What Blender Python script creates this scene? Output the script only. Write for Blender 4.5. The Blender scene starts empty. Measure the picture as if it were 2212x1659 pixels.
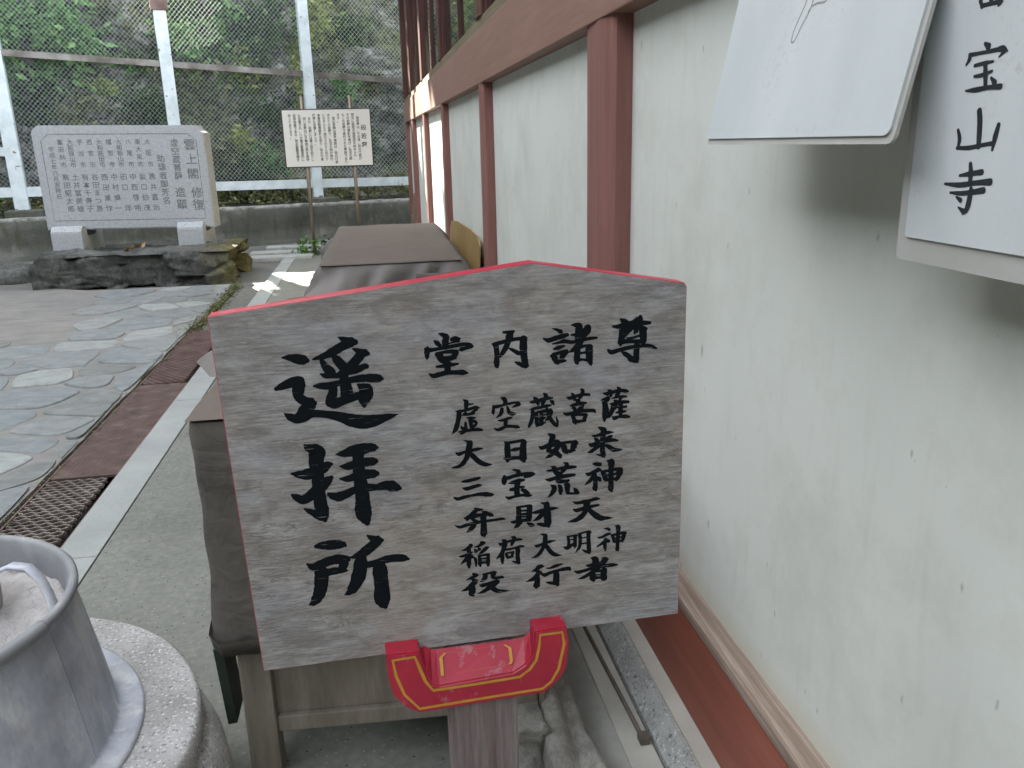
import bpy, bmesh, math, random
from mathutils import Vector, Matrix, noise as mnoise
random.seed(7)
sc = bpy.context.scene
C = sc.collection
R = math.radians

# ---------------------------------------------------------------- camera
cam_d = bpy.data.cameras.new('camera'); cam = bpy.data.objects.new('camera', cam_d); C.objects.link(cam)
CM = ((0.98619, -0.16226, -0.02407), (-0.06770, -0.27313, -0.95960), (0.14913, 0.94798, -0.28035))
ax = [Vector(CM[0]), -Vector(CM[1]), -Vector(CM[2])]
ax[0].normalize(); ax[2] = (ax[2]-ax[0]*ax[2].dot(ax[0])).normalized(); ax[1] = ax[2].cross(ax[0])
cam.matrix_world = Matrix(((ax[0].x, ax[1].x, ax[2].x, 0), (ax[0].y, ax[1].y, ax[2].y, 0), (ax[0].z, ax[1].z, ax[2].z, 1.4), (0, 0, 0, 1)))
cam_d.sensor_width = 36; cam_d.lens = 1789/2212*36; cam_d.clip_start = 0.05; cam_d.clip_end = 500
sc.camera = cam

# ---------------------------------------------------------------- sky, sun, exposure
SUN = Vector((-0.33, 0.8, 0.60)).normalized()
w = bpy.data.worlds.new('World'); sc.world = w; w.use_nodes = True
nt = w.node_tree; nt.nodes.clear()
out = nt.nodes.new('ShaderNodeOutputWorld'); bg = nt.nodes.new('ShaderNodeBackground')
sky = nt.nodes.new('ShaderNodeTexSky'); sky.sky_type = 'NISHITA'; sky.sun_disc = False
sky.sun_elevation = math.asin(SUN.z); sky.sun_rotation = math.atan2(SUN.x, SUN.y) % (2*math.pi)
sky.dust_density = 2.5; sky.ozone_density = 0.6
hs = nt.nodes.new('ShaderNodeHueSaturation'); hs.inputs['Saturation'].default_value = 0.26
nt.links.new(sky.outputs[0], hs.inputs['Color']); nt.links.new(hs.outputs[0], bg.inputs[0])
bg.inputs[1].default_value = 0.15
nt.links.new(bg.outputs[0], out.inputs[0])
sl = bpy.data.lights.new('sun', 'SUN'); sl.energy = 5.0; sl.angle = R(0.5); sl.color = (1.0, 0.93, 0.8)
so = bpy.data.objects.new('sun', sl); C.objects.link(so)
so.rotation_euler = SUN.to_track_quat('Z', 'Y').to_euler(); so.location = SUN*40
sc.view_settings.view_transform = 'Standard'; sc.view_settings.look = 'None'
sc.view_settings.exposure = 3.35; sc.view_settings.gamma = 1

# ---------------------------------------------------------------- helpers
def lin(c):
    if isinstance(c, (int, float)): c = (c, c, c)
    return tuple(c)+(1,)
class NB:
    def __init__(s, name):
        s.m = bpy.data.materials.new(name); s.m.use_nodes = True; s.t = s.m.node_tree; s.t.nodes.clear()
        s.o = s.n('ShaderNodeOutputMaterial'); s.b = s.n('ShaderNodeBsdfPrincipled'); s.t.links.new(s.b.outputs[0], s.o.inputs[0])
        s.tc = s.n('ShaderNodeTexCoord')
    def n(s, t, **k):
        x = s.t.nodes.new(t)
        for a, v in k.items(): setattr(x, a, v)
        return x
    def l(s, a, b): s.t.links.new(a, b)
    def coord(s, scale=(1, 1, 1), kind='Object', rot=(0, 0, 0), loc=(0, 0, 0)):
        mp = s.n('ShaderNodeMapping'); mp.inputs['Scale'].default_value = scale; mp.inputs['Rotation'].default_value = rot
        mp.inputs['Location'].default_value = loc
        s.l(s.tc.outputs[kind], mp.inputs[0]); return mp.outputs[0]
    def noise(s, sc_, vec, detail=6, rough=0.6, dist=0):
        x = s.n('ShaderNodeTexNoise'); x.inputs['Scale'].default_value = sc_; x.inputs['Detail'].default_value = detail
        x.inputs['Roughness'].default_value = rough; x.inputs['Distortion'].default_value = dist; s.l(vec, x.inputs['Vector']); return x.outputs[0]
    def voro(s, sc_, vec, feature='F1', rnd=1.0, dim='3D'):
        x = s.n('ShaderNodeTexVoronoi', feature=feature, voronoi_dimensions=dim); x.inputs['Scale'].default_value = sc_; x.inputs['Randomness'].default_value = rnd
        s.l(vec, x.inputs['Vector']); return x
    def ramp(s, fac, stops, interp='LINEAR'):
        r = s.n('ShaderNodeValToRGB'); r.color_ramp.interpolation = interp
        e = r.color_ramp.elements
        while len(e) < len(stops): e.new(0.5)
        for i, (p, c) in enumerate(stops): e[i].position = p; e[i].color = lin(c)
        s.l(fac, r.inputs[0]); return r.outputs[0]
    def mix(s, f, a, b, mode='MIX'):
        x = s.n('ShaderNodeMix', data_type='RGBA', blend_type=mode)
        for i, v in ((0, f), (6, a), (7, b)):
            if isinstance(v, (int, float)): x.inputs[i].default_value = v
            elif isinstance(v, tuple): x.inputs[i].default_value = lin(v)
            else: s.l(v, x.inputs[i])
        return x.outputs[2]
    def math(s, op, a, b=0.0, c=0.0):
        x = s.n('ShaderNodeMath', operation=op)
        for i, v in enumerate((a, b, c)):
            if isinstance(v, (int, float)): x.inputs[i].default_value = v
            else: s.l(v, x.inputs[i])
        return x.outputs[0]
    def bump(s, h, strength=0.3, dist=0.01):
        x = s.n('ShaderNodeBump'); x.inputs['Strength'].default_value = strength; x.inputs['Distance'].default_value = dist
        s.l(h, x.inputs['Height']); s.l(x.outputs[0], s.b.inputs['Normal'])
    def col(s, c): s.l(c, s.b.inputs['Base Color']) if not isinstance(c, tuple) else setattr(s.b.inputs['Base Color'], 'default_value', lin(c))
    def rough(s, v):
        if isinstance(v, (int, float)): s.b.inputs['Roughness'].default_value = v
        else: s.l(v, s.b.inputs['Roughness'])

def simple(name, stops, scale=6, stretch=(1, 1, 1), rough=0.7, bump=0.2, bdist=0.005, bscale=None, speck=None, metal=0, detail=6, spec=None):
    s = NB(name); v = s.coord(stretch)
    f = s.noise(scale, v, detail)
    c = s.ramp(f, stops)
    if speck:
        sp = s.noise(speck[0], s.coord(), 2, 0.5)
        k = s.ramp(sp, [(speck[1], (0, 0, 0)), (min(1, speck[1]+0.04), (1, 1, 1))])
        c = s.mix(k, c, speck[2])
        if len(speck) > 3:
            k2 = s.ramp(sp, [(1-speck[1]-0.04, (1, 1, 1)), (1-speck[1], (0, 0, 0))]); c = s.mix(k2, c, speck[3])
    s.col(c); s.rough(rough); s.b.inputs['Metallic'].default_value = metal
    if spec is not None: s.b.inputs['Specular IOR Level'].default_value = spec
    if bump: s.bump(s.noise(bscale or scale*4, v, 4), bump, bdist)
    return s.m

def obj(name, bm, mats, parent=None, smooth=False, loc=None, rotz=0):
    me = bpy.data.meshes.new(name); bm.normal_update(); bm.to_mesh(me); bm.free()
    if not isinstance(mats, (list, tuple)): mats = [mats]
    for m in mats: me.materials.append(m)
    if smooth: me.polygons.foreach_set('use_smooth', [True]*len(me.polygons))
    o = bpy.data.objects.new(name, me); C.objects.link(o)
    if parent: o.parent = parent
    if loc: o.location = loc
    o.rotation_euler.z = rotz
    return o
def thing(name, label, cat, loc=(0, 0, 0), rotz=0, group=None):
    o = bpy.data.objects.new(name, None); C.objects.link(o); o.location = loc; o.rotation_euler.z = rotz; o.empty_display_size = 0.1
    return tag(o, label, cat, group)
def tag(o, label, cat, group=None, kind=None):
    if label: o['label'] = label
    if cat: o['category'] = cat
    if group: o['group'] = group
    if kind: o['kind'] = kind
    return o
def struct(name, bm, m, smooth=False, kind='structure', loc=None):
    o = obj(name, bm, m, None, smooth, loc); o['kind'] = kind; return o

def box(bm, lo, hi, M=None, bev=0, mi=0):
    vs = []
    for z in (lo[2], hi[2]):
        for x, y in ((lo[0], lo[1]), (hi[0], lo[1]), (hi[0], hi[1]), (lo[0], hi[1])):
            p = Vector((x, y, z)); vs.append(bm.verts.new(M(p) if callable(M) else (M @ p if M else p)))
    fs = [bm.faces.new([vs[i] for i in q]) for q in ((3, 2, 1, 0), (4, 5, 6, 7), (0, 1, 5, 4), (1, 2, 6, 5), (2, 3, 7, 6), (3, 0, 4, 7))]
    for f in fs: f.material_index = mi
    if bev:
        es = list({e for f in fs for e in f.edges})
        r = bmesh.ops.bevel(bm, geom=es, offset=bev, segments=2, affect='EDGES', profile=0.6)
        for f in r['faces']: f.material_index = mi
def tube(bm, pts, r, n=8, cap=True, flat=None):
    pts = [Vector(p) for p in pts]; rings = []
    rs = r if isinstance(r, (list, tuple)) else [r]*len(pts)
    ref = None
    for i, p in enumerate(pts):
        d = (pts[min(i+1, len(pts)-1)]-pts[max(i-1, 0)]).normalized()
        if ref is None: ref = d.orthogonal().normalized() if flat is None else flat
        a = (ref-d*ref.dot(d)).normalized(); ref = a; b = d.cross(a)
        rings.append([bm.verts.new(p+(a*math.cos(t)+b*math.sin(t))*rs[i]) for t in (2*math.pi*k/n for k in range(n))])
    for i in range(len(rings)-1):
        for k in range(n): bm.faces.new((rings[i][k], rings[i][(k+1) % n], rings[i+1][(k+1) % n], rings[i+1][k]))
    if cap: bm.faces.new(rings[0][::-1]); bm.faces.new(rings[-1])
def lathe(bm, prof, n=96, wob=0, cap0=True, cap1=True):
    rings = []
    for r, z in prof:
        rings.append([bm.verts.new((r*math.cos(t)*(1+wob*mnoise.noise((math.cos(t)*2, math.sin(t)*2, z*5))), r*math.sin(t)*(1+wob*mnoise.noise((math.cos(t)*2, math.sin(t)*2, z*5))), z)) for t in (2*math.pi*k/n for k in range(n))])
    for i in range(len(rings)-1):
        for k in range(n): bm.faces.new((rings[i][k], rings[i][(k+1) % n], rings[i+1][(k+1) % n], rings[i+1][k]))
    if cap0: bm.faces.new(rings[0][::-1])
    if cap1: bm.faces.new(rings[-1])
def prism(bm, poly, f0, f1, mi_side=0, mi_front=0):
    a = [bm.verts.new(f0(p)) for p in poly]; b = [bm.verts.new(f1(p)) for p in poly]
    n = len(poly)
    f = bm.faces.new(a); f.material_index = mi_front; g = bm.faces.new(b[::-1]); g.material_index = mi_front
    for i in range(n):
        q = bm.faces.new((a[(i+1) % n], a[i], b[i], b[(i+1) % n])); q.material_index = mi_side
def grid(bm, nu, nv, fn):
    vs = [[bm.verts.new(fn(i/nu, j/nv)) for j in range(nv+1)] for i in range(nu+1)]
    for i in range(nu):
        for j in range(nv): bm.faces.new((vs[i][j], vs[i+1][j], vs[i+1][j+1], vs[i][j+1]))
    return vs
def fbm(p, o=4): return mnoise.fractal(Vector(p), 1.0, 2.0, o)
def rock_mesh(size, seed, sub=4, amp=0.25, flat_top=None, blocky=0.6):
    bm = bmesh.new(); bmesh.ops.create_cube(bm, size=2)
    bmesh.ops.subdivide_edges(bm, edges=bm.edges[:], cuts=2**sub-1, use_grid_fill=True)
    off = Vector((seed*7.3, seed*3.1, seed*1.7))
    for v in bm.verts:
        p = v.co.copy(); s = p.normalized()*1.25; q = p.lerp(s, 1-blocky)
        d = fbm(q*1.1+off, 5)*amp+(mnoise.voronoi(q*1.5+off)[0][0]-0.35)*amp*0.7
        q = q*(1+d*0.5)
        if flat_top is not None and q.z > flat_top: q.z = flat_top+(q.z-flat_top)*0.15
        v.co = Vector((q.x*size[0], q.y*size[1], q.z*size[2]))
    return bm
def leaf(bm, p, size, elong=1.8, droop=0.0, up=0.35):
    d = Vector((random.gauss(0, 1), random.gauss(0, 1), random.gauss(0, 0.7)-droop)).normalized()
    nrm = Vector((random.gauss(0, 1), random.gauss(0, 1)-0.3, random.gauss(0, 1)+up)); a = d.cross(nrm)
    if a.length < 1e-4: return
    a.normalize(); nrm = a.cross(d); s = size*random.uniform(0.6, 1.3)
    pts = [p, p+d*s*elong*0.4+a*s*0.42+nrm*s*0.1, p+d*s*elong, p+d*s*elong*0.4-a*s*0.42+nrm*s*0.1]
    bm.faces.new([bm.verts.new(q) for q in pts])

def ribbons(bm, rows, to3, zstep=0.00003, sub=4, fat=1.10):
    """brush strokes: each row is a list of (a,b,halfwidth) on the plane, swept as a flat ribbon with rounded ends"""
    for si, row in enumerate(rows):
        P = [Vector((x, y)) for x, y, _ in row]; W = [h*fat for _, _, h in row]; n = len(P)
        pts = []
        for i in range(n-1):
            p0, p1, p2, p3 = P[max(i-1, 0)], P[i], P[i+1], P[min(i+2, n-1)]
            for k in range(sub):
                t = k/sub
                q = 0.5*((2*p1)+(p2-p0)*t+(2*p0-5*p1+4*p2-p3)*t*t+(3*p1-p0-3*p2+p3)*t**3)
                pts.append((q, W[i]+(W[i+1]-W[i])*(3*t*t-2*t**3)))
        pts.append((P[-1], W[-1]))
        h = 0.00015+zstep*(si % 13)
        m = len(pts); L = []; Rr = []
        for i, (q, wd) in enumerate(pts):
            d = pts[min(i+1, m-1)][0]-pts[max(i-1, 0)][0]
            if d.length < 1e-9: d = Vector((1, 0))
            d.normalize(); nn = Vector((-d.y, d.x))
            jit = 1+0.10*mnoise.noise((q.x*300, q.y*300, si))
            L.append(q+nn*wd*jit); Rr.append(q-nn*wd*jit)
        d0 = (pts[0][0]-pts[1][0]).normalized(); d1 = (pts[-1][0]-pts[-2][0]).normalized()
        lv = [bm.verts.new(to3(p, h)) for p in L]; rv = [bm.verts.new(to3(p, h)) for p in Rr]
        for i in range(m-1): bm.faces.new((lv[i], rv[i], rv[i+1], lv[i+1]))
        for (q, wd), d, a, b in ((pts[0], d0, lv[0], rv[0]), (pts[-1], d1, rv[-1], lv[-1])):
            nn = Vector((-d.y, d.x)); arc = []
            for k in range(1, 5):
                t = math.pi*k/5
                arc.append(bm.verts.new(to3(q+nn*wd*math.cos(t)*(1)+d*wd*0.8*math.sin(t), h)))
            if (arc[0].co-a.co).length > (arc[-1].co-a.co).length: arc.reverse()
            bm.faces.new([a]+arc+[b])
def parse(s): return [[tuple(float(v)*1e-4 for v in p.split(',')) for p in r.split()] for r in s.split(';')]
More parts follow.
